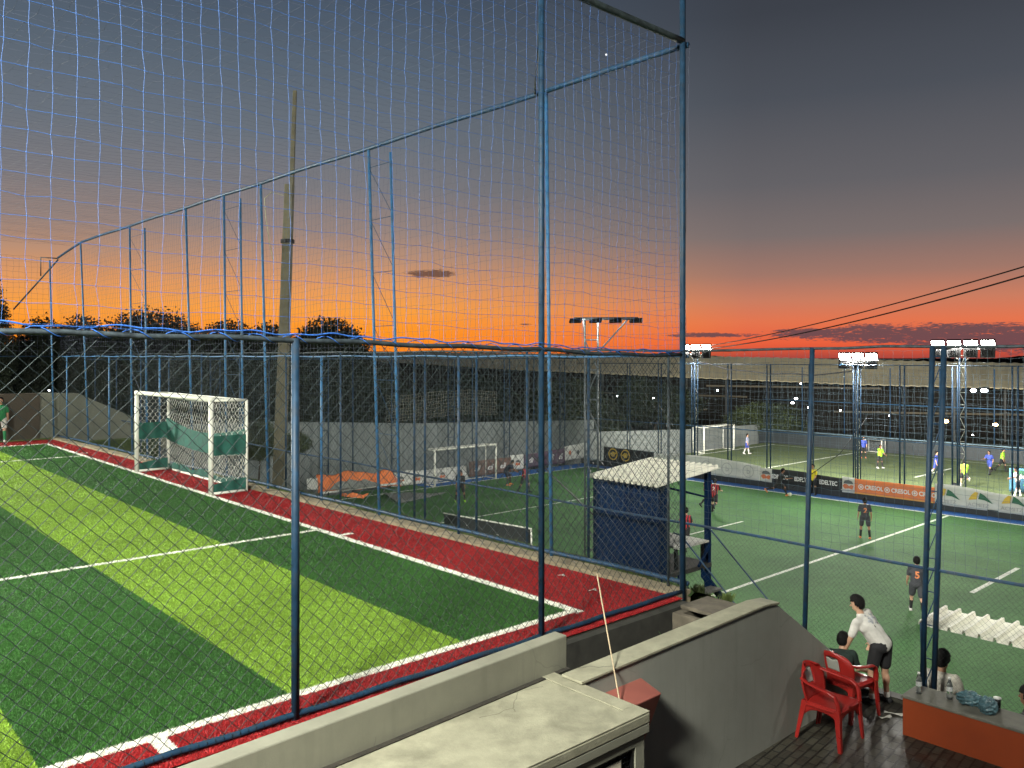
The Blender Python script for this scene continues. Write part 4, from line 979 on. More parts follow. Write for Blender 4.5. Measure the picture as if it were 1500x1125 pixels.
mb = MB(); mb.tube([P(8.70, 12.80, -.25), P(8.60, 12.3, -.55)], .03, 6); sub('brace', mb, DBLUE, dg)
st = empty('steps', P(8.2, 12.2, -.9), 0, 'steep blue metal steps with thin handrails beside the dugout', 'steps')
mb = MB()
for v in (11.75, 12.45): mb.prism([P(8.66, v, -.62), P(8.66, v, -.78), P(7.45, v, -1.85), P(7.45, v, -1.70)], P(0, .05)-P(0, 0))
sub('stringer', mb, DBLUE, st)
for u, z in ((8.35, -.92), (8.05, -1.19), (7.75, -1.45)):
    mb = MB(); mb.uvbox(u-.13, u+.1, 11.78, 12.46, z, z+.03); sub('tread', mb, mat('grey_tread', (.10, .10, .09), .7, var=.2), st)
for v in (11.70, 12.56):
    mb = MB(); mb.tube([P(8.70, v, .12), P(8.55, v, .10), P(7.25, v, -1.05), P(7.2, v, -1.9)], .014, 6); sub('handrail', mb, BLUE, st)
# second dugout below the patio
d2 = empty('dugout', P(2, 11.6, -2.35), 0, 'low dugout with white ribbed roof beyond the orange counter', 'dugout')
mb = MB()
def ribs(s):
    q = (s*44) % 1.0; return .045*max(0, min(1, min(q, 1-q)*7-.6)) if q < 2 else 0
u0_, u1_ = 4.36, -3.4
sub('roof', ribbed(u0_, u1_, 11.12, 12.0, -.30, -.285, .175, [(0, 0), (.06, .055), (.20, .055), (.26, 0)]), ROOFW, d2, solid=.006)
mb = MB(); mb.uvbox(-3.4, 4.5, 11.1, 12.7, -2.13, -2.05); sub('floor', mb, GREY, d2)
mb = MB(); mb.uvbox(-3.2, 4.4, 11.35, 11.75, -1.68, -1.62); sub('bench', mb, mat('pale_board', None), d2)
for u in (-.8, -3.2):
    mb = MB(); mb.uvbox(u-.03, u+.03, 12.45, 12.51, -4.6, -.43); sub('post', mb, BLUE, d2)

# ---------- floodlight masts
LENS = mat('lamp_lens', (1, 1, 1), emis=((1, .97, .86), 90.))
def lamp_head(parent, c, aim, w=.42, h=.34, lit=True, nm='floodlight_head'):
    """housing with lens facing aim (in the parent's space)"""
    f = (Vector(aim)-Vector(c)).normalized(); rot = f.to_track_quat('-Y', 'Z').to_matrix()
    q = min(1, h/.30); mb = MB(); mb.box((0, .05*q, 0), (w, .12*q, h)); mb.box((0, .13*q, 0), (w*.6, .06*q, h*.6))
    for i in range(5): mb.box((-w*.3+i*w*.15, .185*q, 0), (.012, .06*q, h*.55))
    me = mb.mesh(nm); me.transform(Matrix.Translation(c) @ rot.to_4x4()); hd = link(nm, me, BLK, parent)
    mb = MB(); mb.box((0, -.01*q-.004, 0), (w*.90, .004, h*.86)); me = mb.mesh('lens'); me.transform(Matrix.Translation(c) @ rot.to_4x4()); link('lens', me, LENS if lit else mat('dark_lens', (.03, .03, .035), .15), hd)
    return hd
def mast(name, u, v, zb, zt, aim, n, span, lit, label, group, leg=.26, spread=None, power=0, size=(.42, .34), legm=None, col_=(1, .97, .88), twin=None, hoff=.12, face=None, spot=False, depth=.35, shift=0):
    b = P(u, v, zb); mst = empty(name, b, 0, label, 'floodlight mast', group); H = zt-zb; thin = legm is not None; legm = legm or BLUE
    ax = (P(1, 0)-P(0, 0)) if spread is None else spread
    for s in (-.5, .5): part('mast_leg', [ax*s*leg, ax*s*leg+Vector((0, 0, H))], .020 if thin else .035, legm, mst, 8)
    mb = MB(); zs = np.arange(.4, H-.2, .62)
    for i, z in enumerate(zs):
        mb.tube([ax*-.5*leg+Vector((0, 0, z)), ax*.5*leg+Vector((0, 0, z))], .014, 5)
        if i % 2: mb.tube([ax*-.5*leg+Vector((0, 0, zs[i-1])), ax*.5*leg+Vector((0, 0, z))], .013, 5)
        else: mb.tube([ax*.5*leg+Vector((0, 0, z-.62)), ax*-.5*leg+Vector((0, 0, z))], .013, 5)
    mb.build('lacing', MASTG if thin else WPOST, mst)
    part('cross_arm', [ax*(shift-.5*span)+Vector((0, 0, H)), ax*(shift+.5*span)+Vector((0, 0, H))], .035, legm, mst, 6)
    mb = MB()
    for s in (-.35, .35): mb.tube([ax*(shift+s*span)+Vector((0, 0, H)), ax*(leg*.5 if s > 0 else -leg*.5)+Vector((0, 0, H-.7))], .016, 5)
    mb.build('arm_brace', MASTG if thin else WPOST, mst)
    am = Vector(aim)-b
    for i in range(n):
        s = (i/(n-1)-.5) if n > 1 else 0
        lamp_head(mst, ax*(shift+s*span*.94)+Vector((0, 0, H+hoff)), am if face is None else Vector(face)-b, size[0], size[1], lit)
    if power:
        L = bpy.data.lights.new('floodlight', 'SPOT' if spot else 'AREA'); L.energy = power; L.color = col_
        if spot: L.spot_size = R(112); L.spot_blend = .4; L.shadow_soft_size = .3
        else: L.shape = 'RECTANGLE'; L.size = span; L.size_y = depth
        lo = bpy.data.objects.new('floodlight_beam', L); C.objects.link(lo); lo.parent = mst
        p = Vector((0, 0, H+hoff)); f = (am-p).normalized(); lo.location = p+f*.12
        z = -f; x = ax.copy(); x = (x-z*x.dot(z)).normalized(); y = z.cross(x); lo.rotation_euler = Matrix((x, y, z)).transposed().to_euler()
    if twin:          # heads on the other side of the arm
        a2, pw2 = Vector(twin[0])-b, twin[1]
        for i in range(n): lamp_head(mst, ax*(i/(n-1)-.5)*span*.94+Vector((0, 0, H-.30)), a2, size[0], size[1], True)
        L = bpy.data.lights.new('floodlight', 'AREA'); L.shape = 'RECTANGLE'; L.size = span; L.size_y = .35; L.energy = pw2; L.color = col_
        lo = bpy.data.objects.new('floodlight_beam', L); C.objects.link(lo); lo.parent = mst
        p = Vector((0, 0, H-.30)); f = (a2-p).normalized(); lo.location = p+f*.06
        z = -f; x = ax.copy(); x = (x-z*x.dot(z)).normalized(); y = z.cross(x); lo.rotation_euler = Matrix((x, y, z)).transposed().to_euler()
    return mst
aimB = P(16, 31, BZ)
GA = 'floodlight masts of the lower pitch'; MASTG = mat('mast_steel', (.06, .075, .085), .5, .3, var=.2)
mast('floodlight_mast', 11.45, 12.6, -1.2, 3.98, P(24, 31, BZ), 4, 1.32, True, 'nearest mast, four dark lamps seen from behind above the dugout', GA, .27, (P(.72, -.69)-P(0, 0)).normalized(), 7000, (.27, .10), MASTG, hoff=-.05, spot=True, face=P(15, 26, BZ), shift=-.30)
for u, zt, n, sp, lb, pw in ((31.4, 3.62, 3, 1.75, 'lit mast just right of the corner fence post', 1900), (20.7, 3.05, 3, 1.6, 'lit mast between the two thin fence posts at right', 1900), (15.35, 3.68, 4, 2.5, 'largest lit mast, four glaring lamps at the right', 2300)):
    mast('floodlight_mast', u, 44.6, BZ, zt, P(u-2, 30, BZ), n, sp, True, lb, GA, .28, None, pw, (.64, .50), twin=(P(u-2, 80, CZ+4), 7500))
# ---------- cables
def cable(pts, r, label, grp=None):
    o = MB().tube(pts, r, 5).build('cable', BLK, None, True); return tag(o, label, 'cable', grp)
def sagline(a, b, sag, n=30): return [Vector(a)*(1-t)+Vector(b)*t-Vector((0, 0, 4*sag*t*(1-t))) for t in np.linspace(0, 1, n)]
m1 = P(31.4, 44.6, 3.75)
cable(sagline(m1, atd(1640, 348, 24), .35), .026, 'upper of the two power lines running to the lit mast')
cable(sagline(m1-Vector((0, 0, .15)), atd(1640, 362, 24), .45), .03, 'lower of the two power lines running to the lit mast')
pts = [atd(px, y, 58) for px, y in ((1008, 531), (1020, 530), (1040, 533), (1065, 541), (1100, 544), (1130, 548), (1160, 547), (1190, 550), (1220, 547), (1245, 544), (1262, 540))]
cable(pts, .05, 'loose wavy cable slung across the shed roof')
cable([atd(1270, 612, 46), atd(1230, 665, 46), atd(1160, 715, 45)], .02, 'slanting stay wire across the far pitch')
cable(sagline(P(13.9, 13.2, .9), P(9.9, 15, -2.8), .0, 4), .02, 'straight stay wire descending behind the dugout roof')
# =============================== people
def remesh(mb, vox, smooth=4):
    me = mb.mesh('tmp'); o = bpy.data.objects.new('tmp', me); C.objects.link(o)
    m = o.modifiers.new('r', 'REMESH'); m.mode = 'VOXEL'; m.voxel_size = vox
    s = o.modifiers.new('s', 'SMOOTH'); s.iterations = smooth; s.factor = .5
    dg_ = bpy.context.evaluated_depsgraph_get(); out = bpy.data.meshes.new_from_object(o.evaluated_get(dg_))
    bpy.data.objects.remove(o); bpy.data.meshes.remove(me); out.shade_smooth(); return out
SKIN = {'tan': mat('skin_tan', (.34, .18, .105), .55, var=.08, scale=9), 'brown': mat('skin_brown', (.20, .095, .055), .55, var=.08, scale=9), 'light': mat('skin_light', (.45, .26, .17), .55, var=.08, scale=9)}
HAIR = mat('dark_hair', (.005, .0042, .004), .7, spec=.2, var=.5, scale=60, bump=.5, bscale=180)
def cloth(n, c): return mat('cloth_'+n, c, .85, var=.14, scale=7, bump=.15, bscale=220)
CL = dict(navy=cloth('navy', (.012, .017, .035)), black=cloth('black', (.014, .014, .016)), char=cloth('charcoal', (.038, .040, .048)), white=cloth('white', (.58, .56, .52)), grey=cloth('grey', (.50, .47, .41)),
          dgreen=cloth('dark_green', (.010, .022, .018)), green=cloth('green', (.02, .19, .07)), yellow=cloth('yellow', (.78, .62, .02)), blue=cloth('blue', (.035, .06, .30)), lime=cloth('lime', (.30, .62, .03)),
          orange=cloth('orange', (.66, .22, .08)), red=cloth('red', (.33, .02, .03)), paleblue=cloth('pale_blue', (.30, .32, .45)))
def striped(n, a, b_, per):
    m, nt, b = nodes(n); k = N(nt); tc = k.new('ShaderNodeTexCoord').outputs['Object']; sp = k.new('ShaderNodeSeparateXYZ'); k.put(sp.inputs[0], tc)
    f = k.math('GREATER_THAN', k.math('SINE', k.math('MULTIPLY', sp.outputs[0], 6.283/per)), 0.0); k.put(b.inputs['Base Color'], k.mix(f, rgb(a), rgb(b_))); b.inputs['Roughness'].default_value = .8; return m
CL['stripe'] = striped('cloth_striped', (.40, .025, .035), (.014, .012, .016), .105)
CL['vest'] = striped('cloth_vest', (.035, .06, .32), (.05, .08, .40), .5)
def rx(v, a):   # turn about the x axis: positive a swings a hanging limb forward (+y)
    c, s = math.cos(a), math.sin(a); return Vector((v[0], v[1]*c - v[2]*s, v[1]*s + v[2]*c))
def person(label, loc, face, H=1.74, lean=4, side=0, hip=(0, 0), knee=(0, 0), abd=(4, 4), arm=(0, 0), elbow=(15, 15), aabd=(9, 9), head=(0, 0), shirt='navy', shorts='navy', socks='navy', shoes='orange', skin='tan',
           vox=.011, number=None, ncol=None, sit=None, hair=True, sock_h=.9, group='players on the lower pitch', long_shorts=False, mass=1.0, sleeves=None, twist=0):
    """hip/knee/arm/elbow/abd in degrees, (left, right); face = ground direction looked at; sit = seat height"""
    k_ = H/1.75; yaw = math.atan2(-face[0], face[1]); o = empty('person', loc, yaw, label, 'person', group)
    sk = SKIN[skin]; T, SH, FT = .43*k_, .42*k_, .075*k_
    pel = Vector((0, 0, 0)); J = {}
    up_ = Vector((math.sin(R(side)), math.sin(R(lean)), math.cos(R(lean)))).normalized(); fwd = Vector((0, math.cos(R(lean)), -math.sin(R(lean)))); rt = fwd.cross(up_).normalized()
    if twist: q = Matrix.Rotation(R(twist), 3, up_); rts = q @ rt; fws = q @ fwd
    else: rts, fws = rt, fwd
    neck = pel + up_*.50*k_; chest = pel + up_*.34*k_
    legs = []
    for i, s in enumerate((-1, 1)):
        h0 = Vector((s*.095*k_, 0, -.02*k_)); a = R(hip[i]); b = a - R(knee[i]); ab = R(abd[i])
        kn = h0 + rx(Vector((s*math.sin(ab), 0, -math.cos(ab))), a)*T; an = kn + rx(Vector((s*math.sin(ab)*.5, 0, -math.cos(ab)*1)), b)*SH
        legs.append((h0, kn, an, b))
    low = min(l[2].z for l in legs) - FT
    rise = (sit+.09*k_) if sit is not None else -low
    arms = []
    for i, s in enumerate((-1, 1)):
        s0 = neck + rts*s*.175*k_*mass**.5 - up_*.045*k_; a = R(arm[i]); ab = R(aabd[i])
        el = s0 + rx(Vector((s*math.sin(ab), 0, -math.cos(ab))), a)*.285*k_; e2 = a + R(elbow[i])
        wr = el + rx(Vector((s*math.sin(ab)*.35, 0, -math.cos(ab*.35))), e2)*.25*k_; hd = (wr-el).normalized(); arms.append((s0, el, wr, hd, s))
    hdir = (up_*.5 + Vector((0, math.sin(R(lean*.35+head[0])), math.cos(R(lean*.35+head[0]))))*1.0).normalized()
    hc = neck + hdir*.175*k_; Rh = Matrix.Rotation(R(head[1]), 3, 'Z')
    hy = Rh @ Vector((0, 1, 0)); hy = (hy - hdir*hy.dot(hdir)).normalized(); hx = hy.cross(hdir).normalized(); HM = Matrix((hx, hy, hdir)).transposed()
    off = Vector((0, 0, rise)); g = lambda v: v+off
    # --- body
    mb = MB(); m_ = mass
    mb.capsule(g(pel+rt*-.07*k_), g(pel+rt*.07*k_), .105*k_*m_, .105*k_*m_); mb.capsule(g(pel), g(chest), .12*k_*m_, .125*k_*m_)
    mb.capsule(g(chest-rts*.06*k_), g(chest+rts*.06*k_), .115*k_*m_, .115*k_*m_); mb.capsule(g(neck-rts*.14*k_-up_*.06*k_), g(neck+rts*.14*k_-up_*.06*k_), .065*k_, .065*k_)
    mb.capsule(g(neck-up_*.03*k_), g(neck+hdir*.10*k_), .055*k_, .052*k_)
    mb.ell(g(hc+hdir*.01*k_), (.076*k_, .095*k_, .115*k_), HM); mb.ell(g(hc-hdir*.055*k_+hy*.022*k_), (.056*k_, .066*k_, .062*k_), HM)
    mb.capsule(g(hc+hy*.088*k_+hdir*.005*k_), g(hc+hy*.108*k_-hdir*.022*k_), .009*k_, .015*k_, 8, 3)
    mb.capsule(g(hc+hy*.082*k_-hx*.02*k_-hdir*.062*k_), g(hc+hy*.082*k_+hx*.02*k_-hdir*.062*k_), .010*k_, .010*k_, 8, 3)
    for s in (-1, 1): mb.ell(g(hc+hx*s*.078*k_-hdir*.012*k_-hy*.008*k_), (.012*k_, .022*k_, .034*k_), HM, 10, 6)
    for (h0, kn, an, b) in legs:
        mb.capsule(g(h0), g(kn), .088*k_*m_, .056*k_); mb.capsule(g(kn), g(an), .054*k_, .036*k_); cf = kn+(an-kn)*.3-rx(Vector((0, .018*k_, 0)), b); mb.ell(g(cf), (.05*k_, .05*k_, .11*k_), Matrix.Rotation(b, 3, 'X'))
        tf = an+rx(Vector((0, .15*k_, -.045*k_)), max(b, -.9)); mb.capsule(g(an-rx(Vector((0, .02*k_, .03*k_)), b)), g(tf), .036*k_, .03*k_)
    for (s0, el, wr, hd, s) in arms:
        mb.capsule(g(s0), g(el), .052*k_*m_**.5, .040*k_); mb.capsule(g(el), g(wr), .041*k_, .027*k_)
        pm = wr+hd*.045*k_; side_ = Vector((0, 1, 0))-hd*hd.y; side_.normalize(); nrm = hd.cross(side_)*s
        mb.ell(g(pm), (.018*k_, .038*k_, .05*k_), Matrix((nrm, side_, hd)).transposed(), 10, 8)
        for q, (o_, ln) in enumerate(((.028, .068), (.010, .078), (-.009, .073), (-.027, .058))):
            f0 = pm+side_*o_*k_+hd*.035*k_; f1 = f0+(hd*.9-nrm*.25*(1+q*.15)).normalized()*ln*.5*k_; f2 = f1+(hd*.55-nrm*.75).normalized()*ln*.5*k_
            mb.capsule(g(f0), g(f1), .0095*k_, .0088*k_, 8, 2); mb.capsule(g(f1), g(f2), .0088*k_, .0075*k_, 8, 2)
        t0 = wr+side_*.030*k_+hd*.03*k_; t1 = t0+(side_*.75+hd*.65-nrm*.3).normalized()*.035*k_; mb.capsule(g(t0), g(t1), .0105*k_, .0095*k_, 8, 2); mb.capsule(g(t1), g(t1+(hd*.9+side_*.25-nrm*.3).normalized()*.03*k_), .0095*k_, .008*k_, 8, 2)
    link('body', remesh(mb, vox, 3), sk, o)
    # --- clothing
    mb = MB(); w_ = 1.0
    mb.capsule(g(pel-rt*.075*k_+up_*.0*k_), g(pel+rt*.075*k_), .118*k_*m_, .118*k_*m_); mb.capsule(g(pel-rt*.03*k_), g(chest-rts*.03*k_), .138*k_*m_, .140*k_*m_); mb.capsule(g(pel+rt*.03*k_), g(chest+rts*.03*k_), .138*k_*m_, .140*k_*m_)
    mb.capsule(g(chest-rts*.075*k_), g(chest+rts*.075*k_), .124*k_*m_, .124*k_*m_); mb.capsule(g(neck-rts*.145*k_-up_*.06*k_), g(neck+rts*.145*k_-up_*.06*k_), .076*k_, .076*k_); mb.capsule(g(neck-up_*.07*k_), g(neck-up_*.012*k_), .082*k_, .066*k_)
    if sleeves != 'none':
        for (s0, el, wr, hd, s) in arms: mb.capsule(g(s0), g(s0+(el-s0)*.72), .068*k_, .064*k_)
    sme = remesh(mb, vox, 4)
    nv = len(sme.vertices); co_ = np.empty(nv*3); no_ = np.empty(nv*3); sme.vertices.foreach_get('co', co_); sme.vertex_normals.foreach_get('vector', no_); co_ = co_.reshape(-1, 3); no_ = no_.reshape(-1, 3)
    fold = np.sin(co_[:, 2]*34+co_[:, 0]*11+loc[0])*np.sin(co_[:, 0]*23+co_[:, 1]*17)*.005*k_      # folds
    sme.vertices.foreach_set('co', (co_+no_*fold[:, None]).reshape(-1)); sme.update()
    so = link('shirt', sme, CL[shirt], o)
    mb = MB(); lf = .93 if long_shorts else .74
    mb.capsule(g(pel-rt*.075*k_-up_*.01*k_), g(pel+rt*.075*k_-up_*.01*k_), .124*k_*m_, .124*k_*m_)
    for (h0, kn, an, b) in legs:
        e_ = h0+(kn-h0)*lf; mb.capsule(g(h0), g(e_), .108*k_*m_, .092*k_*m_)
    link('shorts', remesh(mb, vox, 3), CL[shorts], o)
    for (h0, kn, an, b) in legs:
        if sock_h > 0: mb = MB(); t_ = kn+(an-kn)*(1-sock_h)*.98; mb.capsule(g(t_+(an-t_)*.08), g(an), .058*k_*(.85+.15*sock_h), .041*k_); mb.ell(g(kn+(an-kn)*.36-rx(Vector((0, .016*k_, 0)), b)), (.054*k_, .055*k_, .10*k_), Matrix.Rotation(b, 3, 'X')) if sock_h > .6 else None; mb.build('sock', CL[socks], o, True)
        bb = max(b, -.9) if sit is None else 0
        mb = MB(); heel = an-rx(Vector((0, .035*k_, .032*k_)), bb); toe = an+rx(Vector((0, .165*k_, -.04*k_)), bb); mb.capsule(g(heel), g(toe), .046*k_, .036*k_); mb.capsule(g(an), g(an+rx(Vector((0, .07*k_, -.03*k_)), bb)), .046*k_, .04*k_)
        mb.build('shoe', CL[shoes], o, True)
    if hair:
        mb = MB(); mb.ell((0, 0, 0), (.092*k_, .109*k_, .128*k_), None, 28, 20); vs, fs = mb.v, mb.f
        keep = lambda p: (p[2] > .035*k_ - .0 and p[1] < .082*k_) or (p[1] < .03*k_ and p[2] > -.105*k_ + max(0, p[1]+.045*k_)*1.1) or p[2] > .075*k_
        mb2 = MB(); mp_ = {}; r_ = random.Random(int(loc[0]*100) & 255)
        for f in fs:
            if all(keep(vs[i]) for i in f):
                for i in f:
                    if i not in mp_: mp_[i] = len(mb2.v); q = Vector(vs[i])*(1+r_.uniform(-.03, .07)); mb2.v.append(tuple(g(hc+hdir*.012*k_)+HM @ q))
                mb2.f.append([mp_[i] for i in f]); mb2.m.append(0)
        mb2.build('hair', HAIR, o, True, solid=.012*k_)
    mb = MB()
    for s in (-1, 1): mb.ell(g(hc+hx*s*.031*k_+hy*.083*k_+hdir*.012*k_), (.011*k_, .008*k_, .007*k_), HM, 8, 6)
    mb.build('eyes', BLK, o, True)
    def back_print(fn, name, m, dz=.27):
        """lay flat shapes onto the back of the shirt"""
        c = g(pel+up_*dz*k_); bv = BVHTree.FromPolygons([v.co for v in sme.vertices], [p.vertices for p in sme.polygons])
        me = fn(); bad = 0
        for v in me.vertices:
            p = c - rts*-v.co.x*k_*1.0 + up_*v.co.y*k_ - fws*.6
            hit = bv.ray_cast(p, fws, 1.2); v.co = (hit[0]-fws*.006) if hit[0] is not None else (p+fws*.46)
        return link(name, me, m, so)
    if number:
        def fn():
            cu = bpy.data.curves.new('t', 'FONT'); cu.body = number; cu.size = .27; cu.align_x = 'CENTER'; cu.align_y = 'CENTER'; cu.offset = .009; cu.resolution_u = 3
            ob = bpy.data.objects.new('t', cu); me = bpy.data.meshes.new_from_object(ob); bpy.data.objects.remove(ob); return me
        back_print(fn, 'number', CL[ncol or 'white'])
    return o, back_print
toward = lambda x, y: Vector((x, y))
def on(px, py, z): return at(px, py, z)
def step(l, d): return l
# upper pitch
person('player in green kit walking at the left edge of the upper pitch', at(1, 648, 0), (.5, -.85), 1.72, hip=(22, -12), knee=(12, 25), arm=(-18, 18), shirt='green', shorts='white', socks='green', shoes='white', skin='light', vox=.016, group='players on the upper pitch', ncol=None)
# lower pitch
person('player in navy kit bending forward near the lower goal with orange boots', at(741, 711, BZ), (.85, -.2), 1.72, lean=42, hip=(35, 22), knee=(35, 25), arm=(30, 40), elbow=(30, 20), shirt='navy', shorts='navy', socks='black', shoes='orange', skin='brown', vox=.016)
person('player in red and black stripes jogging near the lower goal', at(768, 721, BZ), (.6, -.6), 1.72, lean=10, hip=(30, -15), knee=(25, 20), abd=(8, 8), arm=(-25, 25), elbow=(60, 60), shirt='stripe', shorts='black', socks='black', shoes='black', skin='tan', vox=.016, sock_h=.75)
person('dark clad player with pale boots partly behind a fence post', at(674, 735, BZ), (.2, -.95), 1.75, lean=14, abd=(14, 14), hip=(8, 8), knee=(10, 10), shirt='black', shorts='black', socks='black', shoes='lime', skin='brown', vox=.016, sock_h=.8)
person('striped player nearest the right edge of the dugout roof', at(1035, 742, BZ), (.9, .35), 1.74, lean=12, hip=(30, -20), knee=(20, 30), arm=(-20, 25), elbow=(50, 60), shirt='stripe', shorts='black', socks='black', shoes='black', skin='tan', vox=.015)
person('striped player with white number 2 running away from the dugout', at(1046, 751, BZ), (.55, .85), 1.76, lean=14, hip=(28, -30), knee=(25, 55), abd=(6, 10), arm=(-25, 30), elbow=(50, 50), shirt='stripe', shorts='black', socks='black', shoes='black', skin='light', vox=.014, number='2', sock_h=.8)
person('player in black running to the ball before the black banner', at(1141, 727, BZ), (.95, -.25), 1.76, lean=20, hip=(48, -42), knee=(35, 40), arm=(-40, 40), elbow=(50, 60), shirt='black', shorts='black', socks='black', shoes='orange', skin='brown', vox=.015)
person('referee in yellow shirt and black shorts standing at the far touchline', at(1191, 725, BZ), (-.7, -.7), 1.74, lean=3, abd=(5, 5), arm=(15, 5), elbow=(40, 15), shirt='yellow', shorts='black', socks='black', shoes='black', skin='tan', vox=.015)
person('player in charcoal kit with orange number 2 standing near halfway line', at(1267, 789, BZ), (.25, .97), 1.76, lean=3, hip=(6, -6), knee=(4, 6), abd=(7, 7), aabd=(14, 14), arm=(4, -2), elbow=(8, 12), shirt='char', shorts='char', socks='black', shoes='orange', skin='tan', vox=.012, number='2', ncol='orange', sock_h=.82)
person('player in charcoal kit with orange number 5 walking behind the fence posts', at(1343, 899, BZ), (.35, .93), 1.78, lean=3, hip=(22, -14), knee=(6, 22), aabd=(10, 8), arm=(14, -14), elbow=(22, 18), shirt='char', shorts='char', socks='black', shoes='white', skin='light', vox=.010, number='5', ncol='orange', sock_h=.85, mass=1.05)
person('striped player partly hidden by the corner post, beyond the dugout bench', at(1004, 806, BZ), (.6, .8), 1.74, lean=6, hip=(18, -14), knee=(10, 20), arm=(-15, 15), elbow=(30, 40), shirt='stripe', shorts='black', socks='black', shoes='black', skin='light', vox=.013)
# far pitch
far = 'players on the far pitch'
kw = dict(vox=.02, group=far)
person('player in pale blue standing by the distant goal', at(1094, 665, CZ), (.9, -.4), 1.72, hip=(14, -10), knee=(8, 14), shirt='paleblue', shorts='blue', socks='white', shoes='white', skin='light', **kw)
person('player in white sleeves and blue bib beside the practice goal', at(1265, 671, CZ), (-.3, -.95), 1.74, abd=(6, 6), shirt='vest', shorts='black', socks='black', shoes='orange', skin='light', **kw)
person('player in lime bib reaching up in front of the practice goal', at(1289, 686, CZ), (.3, -.95), 1.74, hip=(8, -8), arm=(20, 110), elbow=(40, 60), shirt='lime', shorts='black', socks='black', shoes='white', skin='brown', **kw)
person('player in blue bib with the ball between two fence posts', at(1371, 697, CZ), (.7, -.6), 1.74, hip=(20, -14), knee=(10, 25), shirt='blue', shorts='blue', socks='white', shoes='white', skin='light', **kw)
person('player in bright lime bib running beyond the white banner', at(1413, 713, CZ), (.35, .9), 1.76, lean=8, hip=(30, -35), knee=(30, 70), abd=(8, 8), arm=(-30, 30), elbow=(60, 60), shirt='lime', shorts='black', socks='white', shoes='white', skin='light', sock_h=.2, **kw)
person('player in blue bib running left at the far right', at(1450, 695, CZ), (-.8, -.5), 1.74, lean=12, hip=(30, -25), knee=(20, 40), arm=(-30, 30), elbow=(60, 60), shirt='blue', shorts='blue', socks='black', shoes='black', skin='tan', **kw)
person('player in lime bib following the blue player at the far right', at(1468, 691, CZ), (.7, -.6), 1.74, lean=8, hip=(24, -20), knee=(20, 30), shirt='lime', shorts='black', socks='black', shoes='black', skin='tan', **kw)
person('person in pale top standing at the right edge behind the white banner', at(1491, 727, CZ), (-.9, .2), 1.72, lean=10, hip=(14, -14), arm=(40, 20), elbow=(40, 40), shirt='grey', shorts='navy', socks='white', shoes='white', skin='brown', **kw)
# banners / sheets at the right edge of the far pitch
o, A, L = banner('banner', at(1478, 722, CZ), at(1560, 726, CZ), CZ+.1, CZ+1.5, wmat('banner_teal', (.05, .16, .26)), 'blue and green banner behind the white banner at the right edge', wave=.08)
for x, z, mm in ((.5, 1.15, TXD), (1.1, .5, 'g'), (1.9, 1.1, 'g'), (.9, .95, TXW), (1.8, .55, TXW)):
    patch('emblem', wmat('ink_lime', (.10, .38, .10)) if mm == 'g' else mm, o, A(x, z), [(-.4, -.12), (.35, -.2), (.45, .12), (-.3, .18)])
# balls
def ball(p, label):
    o = MB().ell((p.x, p.y, p.z+.11), (.11, .11, .11), None, 20, 14); ob = o.build('football', mat('ball', (.72, .68, .52), .5, var=.3, scale=14), None, True); tag(ob, label, 'ball', 'footballs')
ball(at(1157, 727, BZ), 'pale football at the feet of the player in black'); ball(at(1380, 697, CZ), 'white football on the far pitch beside a fence post')
ob = MB().ell(tuple(at(1399, 713, CZ)+Vector((0, 0, .13))), (.22, .2, .13)).build('bag', BLK, None, True); tag(ob, 'small dark bag at the foot of a far fence post', 'bag')

# =============================== patio people
VD, UDi = (CS, SN), (-SN, CS)
pw, prn = person('young man in white t-shirt and black shorts leaning over the seated boy', Vector((4.78, 10.60, PZ)), (-.5, .86), 1.46, lean=34, side=-18, hip=(12, 4), knee=(16, 8), arm=(16, -6), elbow=(8, 22), aabd=(10, 20), head=(-8, 30),
       shirt='white', shorts='black', socks='white', shoes='black', skin='light', vox=.007, sock_h=.15, group='people on the patio')
pg, _ = person('boy in dark green shirt sitting in the farther red chair, seen from behind', Vector((4.16, 10.45, PZ)), (.75, .66), 1.36, lean=50, side=-14, hip=(84, 82), knee=(80, 86), arm=(20, 20), elbow=(50, 50), sit=.34, head=(-16, 10),
       shirt='dgreen', shorts='grey', socks='white', shoes='black', skin='light', vox=.007, sock_h=.2, group='people on the patio', long_shorts=True)
pgm, _ = person('man in grey t-shirt sitting with his back to the orange counter', P(4.24, 11.50, -2.03), (CS*.9, SN), 1.74, lean=10, hip=(84, 84), knee=(80, 80), arm=(20, 20), elbow=(50, 50), sit=.43, head=(6, -18),
       shirt='grey', shorts='black', socks='black', shoes='black', skin='tan', vox=.008, group='people on the patio')
person('dark haired person cut off by the right edge beside the counter', P(3.02, 10.92, -1.95), (-.6, .8), 1.7, lean=2, hip=(84, 84), knee=(80, 80), sit=.42, shirt='black', shorts='black', socks='black', shoes='black', skin='brown', vox=.01, group='people on the patio')
def floral():
    mb = MB(); r_ = random.Random(5)
    for i in range(26):
        cx, cy, s = r_.gauss(.03, .06), r_.gauss(.07, .035), r_.uniform(.012, .03); n = 7
        mb.add([(cx+s*r_.uniform(.6, 1.3)*math.cos(6.28*j/n), cy+s*r_.uniform(.5, 1.1)*math.sin(6.28*j/n), 0) for j in range(n)], [tuple(range(n))])
    return mb.mesh('print', False)
prn(floral, 'print', mat('print_grey', (.40, .41, .43), .85, var=.3, scale=30), .30)
def marks():
    mb = MB()
    for cx, cy in ((-.05, -.03), (.05, -.02), (.12, -.05)): mb.add([(cx-.008, cy-.015, 0), (cx+.01, cy-.012, 0), (cx+.006, cy+.02, 0), (cx-.004, cy+.02, 0)], [(0, 1, 2, 3)])
    return mb.mesh('print', False)
prn(marks, 'print', CL['black'], .30)

